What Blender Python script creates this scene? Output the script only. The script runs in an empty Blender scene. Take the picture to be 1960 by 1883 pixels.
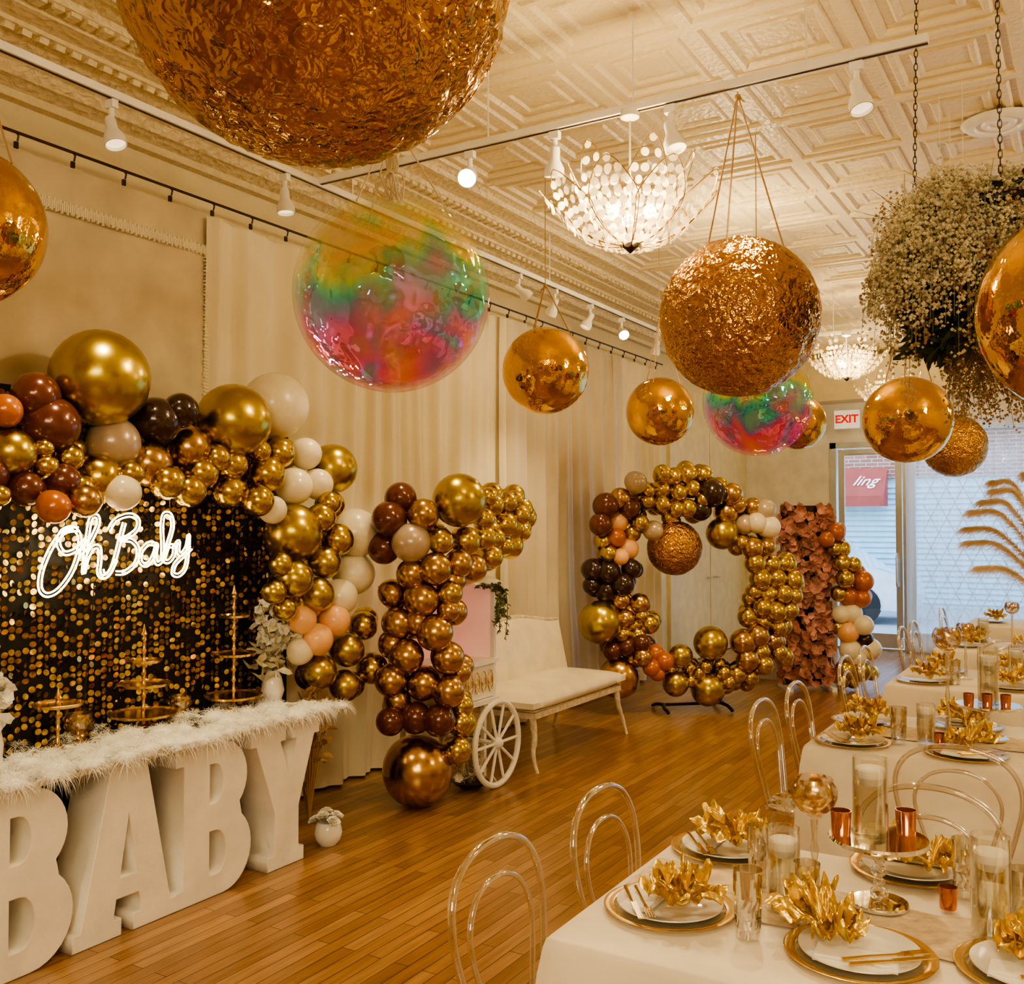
import bpy, math, random
from mathutils import Vector, Matrix, noise, Quaternion
random.seed(7)
PI=math.pi
S=bpy.context.scene
COL=S.collection
rnd=random.uniform
try:
    S.view_settings.look='AgX - Medium High Contrast'
except Exception: pass
# ------------------------------------------------------------------ camera
FPX=1885.0; YAW=math.radians(30.9); PIT=math.radians(1.8); CAMZ=1.7
CP=Vector((0,0,CAMZ))
Fh=Vector((-math.sin(YAW),math.cos(YAW),0)); Rt=Vector((math.cos(YAW),math.sin(YAW),0))
Fw=Fh*math.cos(PIT)+Vector((0,0,math.sin(PIT))); Up=-Fh*math.sin(PIT)+Vector((0,0,math.cos(PIT)))
cd=bpy.data.cameras.new('camera'); cam=bpy.data.objects.new('camera',cd); COL.objects.link(cam)
cam.location=CP; cam.rotation_euler=(PI/2+PIT,0,YAW)
cd.sensor_fit='HORIZONTAL'; cd.sensor_width=36; cd.lens=FPX/1960*36; cd.clip_start=.05
S.camera=cam
def ray(px,py): return Fw+Rt*((px-980)/FPX)+Up*((941-py)/FPX)
def PX(px,py,X): d=ray(px,py); t=X/d.x; return CP+d*t,t
def PYY(px,py,Y): d=ray(px,py); t=Y/d.y; return CP+d*t,t
def PZ(px,py,z): d=ray(px,py); t=(z-CAMZ)/d.z; return CP+d*t,t
def PD(px,py,t): return CP+ray(px,py)*t,t
# ------------------------------------------------------------------ materials
def nodes(name):
    m=bpy.data.materials.new(name); m.use_nodes=True
    nt=m.node_tree; b=nt.nodes['Principled BSDF']; return m,nt,b
def rgba(c): return (c[0],c[1],c[2],1)
def mat(name,col,rough=.5,metal=0,var=.08,ns=6,bump=0,bs=40,coat=0,emit=None,es=0,sheen=0,trans=0,bd=.01):
    m,nt,b=nodes(name); L=nt.links
    b.inputs['Roughness'].default_value=rough; b.inputs['Metallic'].default_value=metal
    b.inputs['Coat Weight'].default_value=coat
    b.inputs['Sheen Weight'].default_value=sheen
    tc=nt.nodes.new('ShaderNodeTexCoord')
    n=nt.nodes.new('ShaderNodeTexNoise'); n.inputs['Scale'].default_value=ns; n.inputs['Detail'].default_value=3
    L.new(tc.outputs['Object'],n.inputs['Vector'])
    r=nt.nodes.new('ShaderNodeValToRGB')
    r.color_ramp.elements[0].position=.3; r.color_ramp.elements[1].position=.7
    r.color_ramp.elements[0].color=rgba([max(0,c*(1-var)) for c in col]); r.color_ramp.elements[1].color=rgba([min(1,c*(1+var)) for c in col])
    L.new(n.outputs['Fac'],r.inputs['Fac']); L.new(r.outputs['Color'],b.inputs['Base Color'])
    if bump:
        n2=nt.nodes.new('ShaderNodeTexNoise'); n2.inputs['Scale'].default_value=bs; n2.inputs['Detail'].default_value=4
        L.new(tc.outputs['Object'],n2.inputs['Vector'])
        bp=nt.nodes.new('ShaderNodeBump'); bp.inputs['Strength'].default_value=bump; bp.inputs['Distance'].default_value=bd
        L.new(n2.outputs['Fac'],bp.inputs['Height']); L.new(bp.outputs['Normal'],b.inputs['Normal'])
    if emit: 
        b.inputs['Emission Color'].default_value=rgba(emit); b.inputs['Emission Strength'].default_value=es
    b.inputs['Transmission Weight'].default_value=trans
    return m
def glassy(name,tint=(1,1,1),gl=(1,1,1),rough=.03,base=.06,edge=.75,blend=.35):
    m=bpy.data.materials.new(name); m.use_nodes=True; nt=m.node_tree; nt.nodes.clear(); L=nt.links
    o=nt.nodes.new('ShaderNodeOutputMaterial'); mx=nt.nodes.new('ShaderNodeMixShader')
    t=nt.nodes.new('ShaderNodeBsdfTransparent'); t.inputs[0].default_value=rgba(tint)
    g=nt.nodes.new('ShaderNodeBsdfGlossy'); g.inputs['Color'].default_value=rgba(gl); g.inputs['Roughness'].default_value=rough
    lw=nt.nodes.new('ShaderNodeLayerWeight'); lw.inputs['Blend'].default_value=blend
    mr=nt.nodes.new('ShaderNodeMapRange'); mr.inputs['To Min'].default_value=base; mr.inputs['To Max'].default_value=edge
    L.new(lw.outputs['Facing'],mr.inputs['Value']); L.new(mr.outputs['Result'],mx.inputs['Fac'])
    L.new(t.outputs[0],mx.inputs[1]); L.new(g.outputs[0],mx.inputs[2]); L.new(mx.outputs[0],o.inputs['Surface'])
    return m
M={}
M['plaster']=mat('cream_plaster',(.80,.69,.45),.7,bump=.1,bs=30)
M['door_cream']=mat('cream_gloss_paint',(.82,.73,.45),.35,bump=.05,bs=15)
M['white_wall']=mat('white_wall_paint',(.86,.82,.72),.6)
M['gold']=mat('chrome_gold_latex',(.60,.43,.075),.2,1,var=.05,coat=.3)
M['olive']=mat('satin_olive_gold_latex',(.53,.39,.06),.27,1,var=.05,coat=.3)
M['bronze']=mat('metallic_bronze_latex',(.54,.34,.13),.22,1,var=.05,coat=.3)
M['brown']=mat('cocoa_brown_latex',(.13,.035,.018),.22,.25,var=.05,coat=.6)
M['dark']=mat('dark_chocolate_latex',(.035,.014,.010),.2,.25,var=.05,coat=.6)
M['taupe']=mat('taupe_latex',(.52,.41,.30),.28,.2,var=.05,coat=.5)
M['white']=mat('cream_white_latex',(.82,.73,.53),.3,0,var=.04,coat=.5)
M['peach']=mat('peach_latex',(.88,.48,.22),.3,0,var=.04,coat=.5)
M['rust']=mat('rust_orange_latex',(.50,.15,.035),.25,.2,var=.05,coat=.5)
M['mirror_gold']=mat('smooth_gold_foil',(.72,.41,.065),.06,1,var=.05,bump=.22,bs=2.2,bd=.05)
M['black_metal']=mat('black_metal',(.015,.013,.012),.4,.6)
M['dark_metal']=mat('dark_bronze_metal',(.06,.035,.02),.35,.8)
M['white_metal']=mat('white_enamel',(.90,.87,.80),.35)
M['alu']=mat('door_aluminium',(.66,.70,.72),.3,.8)
M['foam']=mat('white_foam',(.88,.84,.76),.7,bump=.12,bs=60)
M['cloth']=mat('ivory_tablecloth',(.88,.80,.65),.5,bump=.16,bs=4,bd=.02,sheen=.2)
M['gauze']=mat('beige_gauze',(.70,.56,.39),.8,bump=.5,bs=60,var=.2,ns=25)
M['velvet']=mat('cream_velvet',(.66,.56,.38),.85,bump=.25,bs=7,sheen=.5,var=.14,ns=4)
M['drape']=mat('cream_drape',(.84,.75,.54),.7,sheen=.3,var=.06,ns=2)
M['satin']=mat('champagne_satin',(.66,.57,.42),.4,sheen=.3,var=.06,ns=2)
M['brass']=mat('polished_brass',(.78,.54,.20),.2,1,var=.05)
M['goldcut']=mat('gold_cutlery',(.85,.62,.28),.15,1)
M['porcelain']=mat('white_porcelain',(.90,.87,.80),.12,coat=.6,var=.02)
M['linen']=mat('white_linen',(.90,.87,.79),.8,var=.03)
M['lame']=mat('gold_lame_fabric',(.82,.58,.15),.3,.85,var=.25,ns=50,bump=.5,bs=60,bd=.006)
M['fur']=mat('white_feather',(.97,.94,.87),.8,sheen=.5)
M['leaf']=mat('dark_green_leaf',(.04,.06,.03),.5,var=.4,ns=12)
M['ivy']=mat('ivy_leaf',(.09,.13,.05),.5,var=.4,ns=12)
M['stem']=mat('dry_stem',(.28,.25,.12),.7)
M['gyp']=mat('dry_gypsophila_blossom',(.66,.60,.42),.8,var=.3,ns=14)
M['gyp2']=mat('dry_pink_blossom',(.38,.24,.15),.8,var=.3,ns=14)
M['rose_silk']=mat('dusty_rose_silk',(.60,.30,.24),.7,var=.5,ns=9)
M['white_petal']=mat('white_petal',(.90,.87,.76),.6)
M['wax']=mat('white_candle_wax',(.94,.90,.78),.5,emit=(1,.85,.6),es=.05)
M['copper']=mat('rose_copper_glass',(.60,.24,.13),.15,.85,var=.2,ns=30)
M['mirror']=mat('mirror_plate',(.85,.86,.84),.03,1,var=.02)
M['redsign']=mat('red_exit_letters',(.75,.01,.005),.5,emit=(1,.01,.0),es=.35)
M['signwhite']=mat('white_exit_sign',(.9,.89,.85),.5,emit=(1,.95,.85),es=.35)
M['sequin_back']=mat('black_backing',(.008,.007,.006),.7)
M['sequin']=mat('gold_sequin',(.70,.47,.14),.14,1,var=.6,ns=30)
M['upholstery']=mat('ivory_leather',(.87,.79,.60),.35,bump=.12,bs=25)
M['wood_dist']=mat('distressed_white_wood',(.68,.58,.42),.6,var=.25,ns=18)
M['pink_panel']=mat('glowing_pink_panel',(.95,.62,.52),.6,emit=(1,.50,.38),es=.22)  # faint emission puts the cart's pink-lit interior into the panel itself
M['rope']=mat('twine',(.42,.26,.13),.8)
M['string']=mat('white_string',(.92,.87,.75),.7)
M['bulb']=mat('glowing_bulb',(1,.9,.7),.4,emit=(1,.80,.46),es=55)
M['lens_on']=mat('lit_spot_lens',(1,.9,.7),.4,emit=(1,.88,.68),es=150)
M['lens_dim']=mat('dim_spot_lens',(.9,.8,.6),.3,emit=(1,.8,.5),es=1.5)
M['neon']=mat('warm_white_neon',(1,.9,.75),.4,emit=(1,.74,.38),es=9)
M['glass']=glassy('clear_glass',(.96,.95,.92))
M['acrylic']=glassy('clear_acrylic',(.90,.88,.85),(1,.98,.95),.03,.14,1.0,.6)
M['crystal']=glassy('cut_crystal',(.92,.91,.88),(1,.98,.95),.02,.25,.95,.5)
M['water']=glassy('water',(.92,.92,.89),(1,1,1),.02,.08,.6)
M['pane']=glassy('window_pane',(.95,.97,1),(1,1,1),.02,.03,.5,.2)
def mk_mercury():
    m,nt,b=nodes('mercury_gold_glass'); L=nt.links
    b.inputs['Metallic'].default_value=1; b.inputs['Roughness'].default_value=.18; b.inputs['Base Color'].default_value=(.72,.52,.26,1)
    tc=nt.nodes.new('ShaderNodeTexCoord'); n=nt.nodes.new('ShaderNodeTexNoise'); n.inputs['Scale'].default_value=45; n.inputs['Detail'].default_value=6
    L.new(tc.outputs['Object'],n.inputs['Vector'])
    r=nt.nodes.new('ShaderNodeValToRGB'); r.color_ramp.elements[0].position=.47; r.color_ramp.elements[1].position=.58
    r.color_ramp.elements[0].color=(.2,.2,.2,1); r.color_ramp.elements[1].color=(.9,.9,.9,1)
    L.new(n.outputs['Fac'],r.inputs['Fac']); L.new(r.outputs['Color'],b.inputs['Alpha']); return m
M['mercury']=mk_mercury()
def mk_foil():
    m,nt,b=nodes('crumpled_gold_foil'); L=nt.links
    b.inputs['Metallic'].default_value=1; b.inputs['Roughness'].default_value=.13
    tc=nt.nodes.new('ShaderNodeTexCoord')
    n=nt.nodes.new('ShaderNodeTexNoise'); n.inputs['Scale'].default_value=4; n.inputs['Detail'].default_value=3
    L.new(tc.outputs['Object'],n.inputs['Vector'])
    mx=nt.nodes.new('ShaderNodeMix'); mx.data_type='RGBA'; mx.inputs['Factor'].default_value=.35
    L.new(tc.outputs['Object'],mx.inputs['A']); L.new(n.outputs['Color'],mx.inputs['B'])
    v=nt.nodes.new('ShaderNodeTexVoronoi'); v.feature='SMOOTH_F1'; v.inputs['Scale'].default_value=7; v.inputs['Smoothness'].default_value=.2
    L.new(mx.outputs['Result'],v.inputs['Vector'])
    n3=nt.nodes.new('ShaderNodeTexNoise'); n3.inputs['Scale'].default_value=8; n3.inputs['Detail'].default_value=1.5; n3.inputs['Distortion'].default_value=1.8
    L.new(tc.outputs['Object'],n3.inputs['Vector'])
    ad=nt.nodes.new('ShaderNodeMath'); ad.operation='ADD'; L.new(v.outputs['Distance'],ad.inputs[0]); L.new(n3.outputs['Fac'],ad.inputs[1])
    bp=nt.nodes.new('ShaderNodeBump'); bp.inputs['Strength'].default_value=.5; bp.inputs['Distance'].default_value=.032
    L.new(ad.outputs[0],bp.inputs['Height']); L.new(bp.outputs['Normal'],b.inputs['Normal'])
    r=nt.nodes.new('ShaderNodeValToRGB'); r.color_ramp.elements[0].color=(.40,.19,.03,1); r.color_ramp.elements[1].color=(.72,.40,.075,1)
    L.new(n3.outputs['Fac'],r.inputs['Fac']); L.new(r.outputs['Color'],b.inputs['Base Color'])
    return m
M['foil']=mk_foil()
def mk_irid():
    m=bpy.data.materials.new('iridescent_film'); m.use_nodes=True; nt=m.node_tree; nt.nodes.clear(); L=nt.links
    N=nt.nodes.new
    def math_(op,a,b=None,c=None):
        q=N('ShaderNodeMath'); q.operation=op
        for i,x in enumerate((a,b,c)):
            if x is None: continue
            if isinstance(x,(int,float)): q.inputs[i].default_value=x
            else: L.new(x,q.inputs[i])
        return q.outputs[0]
    o=N('ShaderNodeOutputMaterial'); tc=N('ShaderNodeTexCoord'); n=N('ShaderNodeTexNoise'); n.inputs['Scale'].default_value=1.7; n.inputs['Detail'].default_value=1.5; n.inputs['Distortion'].default_value=.7
    L.new(tc.outputs['Object'],n.inputs['Vector'])
    sx=N('ShaderNodeSeparateXYZ'); L.new(tc.outputs['Object'],sx.inputs[0])
    v=math_('MULTIPLY_ADD',sx.outputs['Z'],.34,math_('MULTIPLY_ADD',n.outputs['Fac'],.85,.135))
    r=N('ShaderNodeValToRGB'); cr=r.color_ramp; cr.interpolation='B_SPLINE'
    cr.elements[0].position=0; cr.elements[0].color=(1,.62,.18,1); cr.elements[1].position=1; cr.elements[1].color=(1,.98,.85,1)
    for p,c in ((.12,(1,.50,.12)),(.23,(1,.18,.30)),(.33,(.95,.10,.55)),(.41,(.45,.15,.85)),(.47,(.02,.30,.70)),(.54,(.0,.75,.70)),(.60,(.15,.80,.30)),(.67,(1,.90,.08)),(.74,(1,.65,.08)),(.82,(.75,1,.25)),(.90,(.95,1,.7))):
        e=cr.elements.new(p); e.color=rgba(c)
    L.new(v,r.inputs['Fac'])
    t=N('ShaderNodeBsdfTransparent'); g=N('ShaderNodeBsdfGlossy'); g.inputs['Roughness'].default_value=.05; d=N('ShaderNodeBsdfDiffuse'); tr=N('ShaderNodeBsdfTranslucent')
    L.new(r.outputs['Color'],g.inputs['Color']); L.new(r.outputs['Color'],d.inputs['Color']); L.new(r.outputs['Color'],tr.inputs['Color'])
    n2=N('ShaderNodeTexNoise'); n2.inputs['Scale'].default_value=2.5; L.new(tc.outputs['Object'],n2.inputs['Vector'])
    bp=N('ShaderNodeBump'); bp.inputs['Strength'].default_value=.5; bp.inputs['Distance'].default_value=.09; L.new(n2.outputs['Fac'],bp.inputs['Height']); L.new(bp.outputs['Normal'],g.inputs['Normal'])
    m0=N('ShaderNodeMixShader'); m0.inputs[0].default_value=.5; L.new(d.outputs[0],m0.inputs[1]); L.new(tr.outputs[0],m0.inputs[2])
    m1=N('ShaderNodeMixShader'); m1.inputs[0].default_value=.25; L.new(g.outputs[0],m1.inputs[1]); L.new(m0.outputs[0],m1.inputs[2])
    lw=N('ShaderNodeLayerWeight'); lw.inputs['Blend'].default_value=.35
    fr=N('ShaderNodeValToRGB'); fr.color_ramp.elements[0].color=(.66,)*3+(1,); fr.color_ramp.elements[0].position=.0
    fr.color_ramp.elements[1].color=(.65,)*3+(1,)
    e=fr.color_ramp.elements.new(.38); e.color=(.56,)*3+(1,); e=fr.color_ramp.elements.new(.62); e.color=(.20,)*3+(1,); e=fr.color_ramp.elements.new(.88); e.color=(.22,)*3+(1,)
    L.new(lw.outputs['Facing'],fr.inputs['Fac'])
    zz=math_('MULTIPLY_ADD',sx.outputs['Z'],-.34,1.0)
    fac=math_('MINIMUM',math_('MULTIPLY',fr.outputs['Color'],zz),.85)
    mx=N('ShaderNodeMixShader'); L.new(fac,mx.inputs[0]); L.new(t.outputs[0],mx.inputs[1]); L.new(m1.outputs[0],mx.inputs[2]); L.new(mx.outputs[0],o.inputs['Surface'])
    return m
M['irid']=mk_irid()
def mk_sheer(name,col,alpha):
    m=bpy.data.materials.new(name); m.use_nodes=True; nt=m.node_tree; nt.nodes.clear(); L=nt.links; N=nt.nodes.new
    o=N('ShaderNodeOutputMaterial'); t=N('ShaderNodeBsdfTransparent'); d=N('ShaderNodeBsdfDiffuse'); tr=N('ShaderNodeBsdfTranslucent')
    tc=N('ShaderNodeTexCoord'); n=N('ShaderNodeTexNoise'); n.inputs['Scale'].default_value=9; L.new(tc.outputs['Object'],n.inputs['Vector'])
    r=N('ShaderNodeValToRGB'); r.color_ramp.elements[0].color=rgba([c*.9 for c in col]); r.color_ramp.elements[1].color=rgba(col); L.new(n.outputs['Fac'],r.inputs[0])
    L.new(r.outputs[0],d.inputs[0]); L.new(r.outputs[0],tr.inputs[0])
    a=N('ShaderNodeMixShader'); a.inputs[0].default_value=.6; L.new(d.outputs[0],a.inputs[1]); L.new(tr.outputs[0],a.inputs[2])
    b=N('ShaderNodeMixShader'); b.inputs[0].default_value=alpha; L.new(t.outputs[0],b.inputs[1]); L.new(a.outputs[0],b.inputs[2]); L.new(b.outputs[0],o.inputs['Surface'])
    return m
M['sheer']=mk_sheer('white_sheer',(.92,.93,.96),.46)
M['capiz']=mk_sheer('capiz_shell',(.86,.76,.58),.85)
M['pampas']=mk_sheer('pampas_plume',(.95,.84,.66),1.0)
def mk_floor():
    m,nt,b=nodes('oak_strip_floor'); L=nt.links; N=nt.nodes.new
    tc=N('ShaderNodeTexCoord'); sx=N('ShaderNodeSeparateXYZ'); cx=N('ShaderNodeCombineXYZ')
    L.new(tc.outputs['Object'],sx.inputs[0]); L.new(sx.outputs['Y'],cx.inputs['X']); L.new(sx.outputs['X'],cx.inputs['Y'])
    br=N('ShaderNodeTexBrick'); br.offset=.37; br.inputs['Scale'].default_value=1; br.inputs['Brick Width'].default_value=.85; br.inputs['Row Height'].default_value=.066
    br.inputs['Mortar Size'].default_value=.0022; br.inputs['Color1'].default_value=(.27,.130,.045,1); br.inputs['Color2'].default_value=(.44,.24,.095,1); br.inputs['Mortar'].default_value=(.07,.03,.01,1)
    L.new(cx.outputs[0],br.inputs['Vector'])
    mp=N('ShaderNodeMapping'); mp.inputs['Scale'].default_value=(22,1.6,1); L.new(tc.outputs['Object'],mp.inputs[0])
    n=N('ShaderNodeTexNoise'); n.inputs['Scale'].default_value=2; n.inputs['Detail'].default_value=5; L.new(mp.outputs[0],n.inputs['Vector'])
    mx=N('ShaderNodeMix'); mx.data_type='RGBA'; mx.blend_type='MULTIPLY'; mx.inputs['Factor'].default_value=.6
    r=N('ShaderNodeValToRGB'); r.color_ramp.elements[0].color=(.45,.42,.38,1); r.color_ramp.elements[1].color=(1.1,1.07,1,1); r.color_ramp.elements[0].position=.3; r.color_ramp.elements[1].position=.65
    L.new(n.outputs['Fac'],r.inputs[0]); L.new(br.outputs['Color'],mx.inputs['A']); L.new(r.outputs[0],mx.inputs['B']); L.new(mx.outputs['Result'],b.inputs['Base Color'])
    b.inputs['Roughness'].default_value=.3; b.inputs['Coat Weight'].default_value=.3; b.inputs['Coat Roughness'].default_value=.2
    bp=N('ShaderNodeBump'); bp.inputs['Strength'].default_value=.25; bp.inputs['Distance'].default_value=.003; L.new(br.outputs['Fac'],bp.inputs['Height']); bp.invert=True; L.new(bp.outputs[0],b.inputs['Normal'])
    return m
M['floor']=mk_floor()
def mk_ornate(name,col,ws,strength=.6):
    m,nt,b=nodes(name); L=nt.links; N=nt.nodes.new
    tc=N('ShaderNodeTexCoord'); v=N('ShaderNodeTexVoronoi'); v.inputs['Scale'].default_value=ws; L.new(tc.outputs['Object'],v.inputs['Vector'])
    n=N('ShaderNodeTexNoise'); n.inputs['Scale'].default_value=ws*.7; n.inputs['Distortion'].default_value=2; L.new(tc.outputs['Object'],n.inputs['Vector'])
    ad=N('ShaderNodeMath'); ad.operation='ADD'; L.new(v.outputs['Distance'],ad.inputs[0]); L.new(n.outputs['Fac'],ad.inputs[1])
    bp=N('ShaderNodeBump'); bp.inputs['Strength'].default_value=strength; bp.inputs['Distance'].default_value=.02; L.new(ad.outputs[0],bp.inputs['Height']); L.new(bp.outputs[0],b.inputs['Normal'])
    b.inputs['Base Color'].default_value=rgba(col); b.inputs['Roughness'].default_value=.42
    return m
M['ceiling']=mk_ornate('painted_tin_ceiling',(.82,.70,.46),30,.3)
M['cornice']=mk_ornate('embossed_cornice',(.80,.68,.44),22,.7)
M['wallpaper']=mk_ornate('embossed_wallpaper',(.78,.68,.45),6,.8)
def mk_brick():
    m,nt,b=nodes('red_brick'); L=nt.links; N=nt.nodes.new
    tc=N('ShaderNodeTexCoord'); sx=N('ShaderNodeSeparateXYZ'); cx=N('ShaderNodeCombineXYZ'); L.new(tc.outputs['Object'],sx.inputs[0]); L.new(sx.outputs['X'],cx.inputs['X']); L.new(sx.outputs['Z'],cx.inputs['Y'])
    br=N('ShaderNodeTexBrick'); br.inputs['Scale'].default_value=1; br.inputs['Brick Width'].default_value=.24; br.inputs['Row Height'].default_value=.08; br.inputs['Mortar Size'].default_value=.008
    br.inputs['Color1'].default_value=(.30,.10,.07,1); br.inputs['Color2'].default_value=(.40,.16,.11,1); br.inputs['Mortar'].default_value=(.5,.45,.42,1)
    L.new(cx.outputs[0],br.inputs['Vector']); L.new(br.outputs['Color'],b.inputs['Base Color']); b.inputs['Roughness'].default_value=.9; return m
M['brick']=mk_brick()
M['shutter']=mat('pale_blue_shutter',(.50,.72,.82),.5)
M['awning']=mat('red_awning',(.38,.055,.04),.7)
M['asphalt']=mat('asphalt',(.33,.35,.38),.9,bump=.3)
M['carpaint']=mat('white_car_paint',(.75,.78,.82),.2,.1,coat=.8)
M['carglass']=mat('dark_car_glass',(.10,.13,.15),.08,.3)
M['rubber']=mat('black_rubber',(.02,.02,.02),.8)
# ------------------------------------------------------------------ mesh builder
class MB:
    def __init__(s): s.v=[]; s.f=[]
    def add(s,vs,fs):
        o=len(s.v); s.v+= [tuple(v) for v in vs]; s.f+=[tuple(i+o for i in f) for f in fs]; return s
    def box(s,c,d,rot=None):
        x,y,z=[q/2 for q in d]; vs=[Vector((a*x,b*y,e*z)) for a in(-1,1) for b in(-1,1) for e in(-1,1)]
        if rot: vs=[rot@v for v in vs]
        c=Vector(c); vs=[v+c for v in vs]
        return s.add(vs,[(0,1,3,2),(4,6,7,5),(0,4,5,1),(2,3,7,6),(0,2,6,4),(1,5,7,3)])
    def tube(s,pts,r,n=8,closed=False,cap=True):
        pts=[Vector(p) for p in pts]; k=len(pts); rs=r if isinstance(r,(list,tuple)) else [r]*k
        T=[]
        for i in range(k):
            a=pts[(i-1)%k] if (closed or i>0) else pts[i]; b=pts[(i+1)%k] if (closed or i<k-1) else pts[i]
            d=(b-a); T.append(d.normalized() if d.length>1e-9 else Vector((0,0,1)))
        u=T[0].orthogonal().normalized(); vs=[]
        for i in range(k):
            u=(u-T[i]*u.dot(T[i])); u=u.normalized() if u.length>1e-6 else T[i].orthogonal().normalized()
            w=T[i].cross(u)
            for j in range(n):
                a=2*PI*j/n; vs.append(pts[i]+(u*math.cos(a)+w*math.sin(a))*rs[i])
        fs=[]
        for i in range(k if closed else k-1):
            for j in range(n):
                a=i*n+j; b=i*n+(j+1)%n; i2=(i+1)%k; fs.append((a,b,i2*n+(j+1)%n,i2*n+j))
        if cap and not closed: fs.append(tuple(range(n-1,-1,-1))); fs.append(tuple((k-1)*n+j for j in range(n)))
        return s.add(vs,fs)
    def lathe(s,prof,n=24,c=(0,0,0),rot=None):
        vs=[];rings=[]
        for r,z in prof:
            if r<1e-5: rings.append([len(vs)]); vs.append(Vector((0,0,z)))
            else:
                rings.append(list(range(len(vs),len(vs)+n))); vs+=[Vector((r*math.cos(2*PI*j/n),r*math.sin(2*PI*j/n),z)) for j in range(n)]
        fs=[]
        for a,b in zip(rings,rings[1:]):
            for j in range(n):
                j2=(j+1)%n
                if len(a)==1 and len(b)==1: continue
                if len(a)==1: fs.append((a[0],b[j2],b[j]))
                elif len(b)==1: fs.append((a[j],a[j2],b[0]))
                else: fs.append((a[j],a[j2],b[j2],b[j]))
        if rot: vs=[rot@v for v in vs]
        c=Vector(c); return s.add([v+c for v in vs],fs)
    def sphere(s,c,r,n=16,m=10,sc=(1,1,1)):
        o=len(s.v); s.lathe([(r*math.sin(PI*i/m),-r*math.cos(PI*i/m)) if 0<i<m else (0,-r if i==0 else r) for i in range(m+1)],n)
        c=Vector(c)
        for i in range(o,len(s.v)): v=s.v[i]; s.v[i]=(v[0]*sc[0]+c.x,v[1]*sc[1]+c.y,v[2]*sc[2]+c.z)
        return s
    def disc(s,c,r,nrm,n=8,up=None):
        nrm=Vector(nrm).normalized(); u=nrm.orthogonal().normalized(); w=nrm.cross(u); c=Vector(c)
        return s.add([c+(u*math.cos(2*PI*j/n)+w*math.sin(2*PI*j/n))*r for j in range(n)],[tuple(range(n))])
    def leaf(s,c,d,l,w,nrm=None,fold=.25):
        c=Vector(c); d=Vector(d).normalized(); nn=nrm if nrm else d.orthogonal(); sd=d.cross(nn).normalized(); up=sd.cross(d).normalized()
        p=[c,c+d*l*.35+sd*w*.5+up*w*fold,c+d*l*.75+sd*w*.4+up*w*fold*.6,c+d*l,c+d*l*.75-sd*w*.4+up*w*fold*.6,c+d*l*.35-sd*w*.5+up*w*fold,c+d*l*.5]
        return s.add(p,[(0,1,6),(1,2,6),(2,3,6),(3,4,6),(4,5,6),(5,0,6)])
    def blob(s,c,r):
        c=Vector(c); return s.add([c+Vector(q)*r for q in((1,0,0),(-1,0,0),(0,1,0),(0,-1,0),(0,0,1),(0,0,-1))],[(0,2,4),(2,1,4),(1,3,4),(3,0,4),(2,0,5),(1,2,5),(3,1,5),(0,3,5)])
    def blade(s,p,d,l,w,droop=.3):
        p=Vector(p); d=Vector(d).normalized(); sd=d.cross(Vector((rnd(-1,1),rnd(-1,1),rnd(-1,1)))).normalized()*w
        q=p+d*l*.5+Vector((0,0,-droop*l*.15)); e=p+d*l+Vector((0,0,-droop*l*.6))
        return s.add([p-sd,p+sd,q+sd*.8,q-sd*.8,e],[(0,1,2,3),(3,2,4)])
    def build(s,name,m,parent=None,smooth=True,loc=None,ang=40):
        me=bpy.data.meshes.new(name); me.from_pydata(s.v,[],s.f); me.update()
        if smooth:
            me.shade_smooth()
            try: me.set_sharp_from_angle(angle=math.radians(ang))
            except Exception: pass
        me.materials.append(M[m] if isinstance(m,str) else m)
        o=bpy.data.objects.new(name,me); COL.objects.link(o)
        if parent: o.parent=parent
        if loc is not None: o.location=loc
        return o
def tag(o,label,cat,group=None,kind=None):
    o['label']=label; o['category']=cat
    if group: o['group']=group
    if kind: o['kind']=kind
    return o
def thing(name,label,cat,loc=(0,0,0),rz=0,group=None):
    o=bpy.data.objects.new(name,None); COL.objects.link(o); o.location=loc; o.rotation_euler=(0,0,rz); o.empty_display_size=.1
    return tag(o,label,cat,group)
def struct(mb,name,m,smooth=False,parent=None):
    o=mb.build(name,m,parent,smooth)
    if not parent: o['kind']='structure'
    return o
def dup(root,loc,rz,label,group=None,sc=None):
    r=root.copy(); COL.objects.link(r); r.location=loc; r.rotation_euler=(0,0,rz); r['label']=label
    if group: r['group']=group
    if sc: r.scale=(sc,sc,sc)
    for ch in list(root.children):
        c=ch.copy(); COL.objects.link(c); c.parent=r
        for g in ch.children:
            d=g.copy(); COL.objects.link(d); d.parent=c
    return r
def cr(pts,n=6,closed=False):
    P=[Vector(p) for p in pts]; k=len(P); out=[]
    for i in range(k if closed else k-1):
        g=lambda j: P[j%k] if closed else P[max(0,min(k-1,j))]
        p0,p1,p2,p3=g(i-1),g(i),g(i+1),g(i+2)
        for j in range(n):
            t=j/n; out.append(.5*((2*p1)+(p2-p0)*t+(2*p0-5*p1+4*p2-p3)*t*t+(-p0+3*p1-3*p2+p3)*t**3))
    if not closed: out.append(P[-1])
    return out
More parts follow.
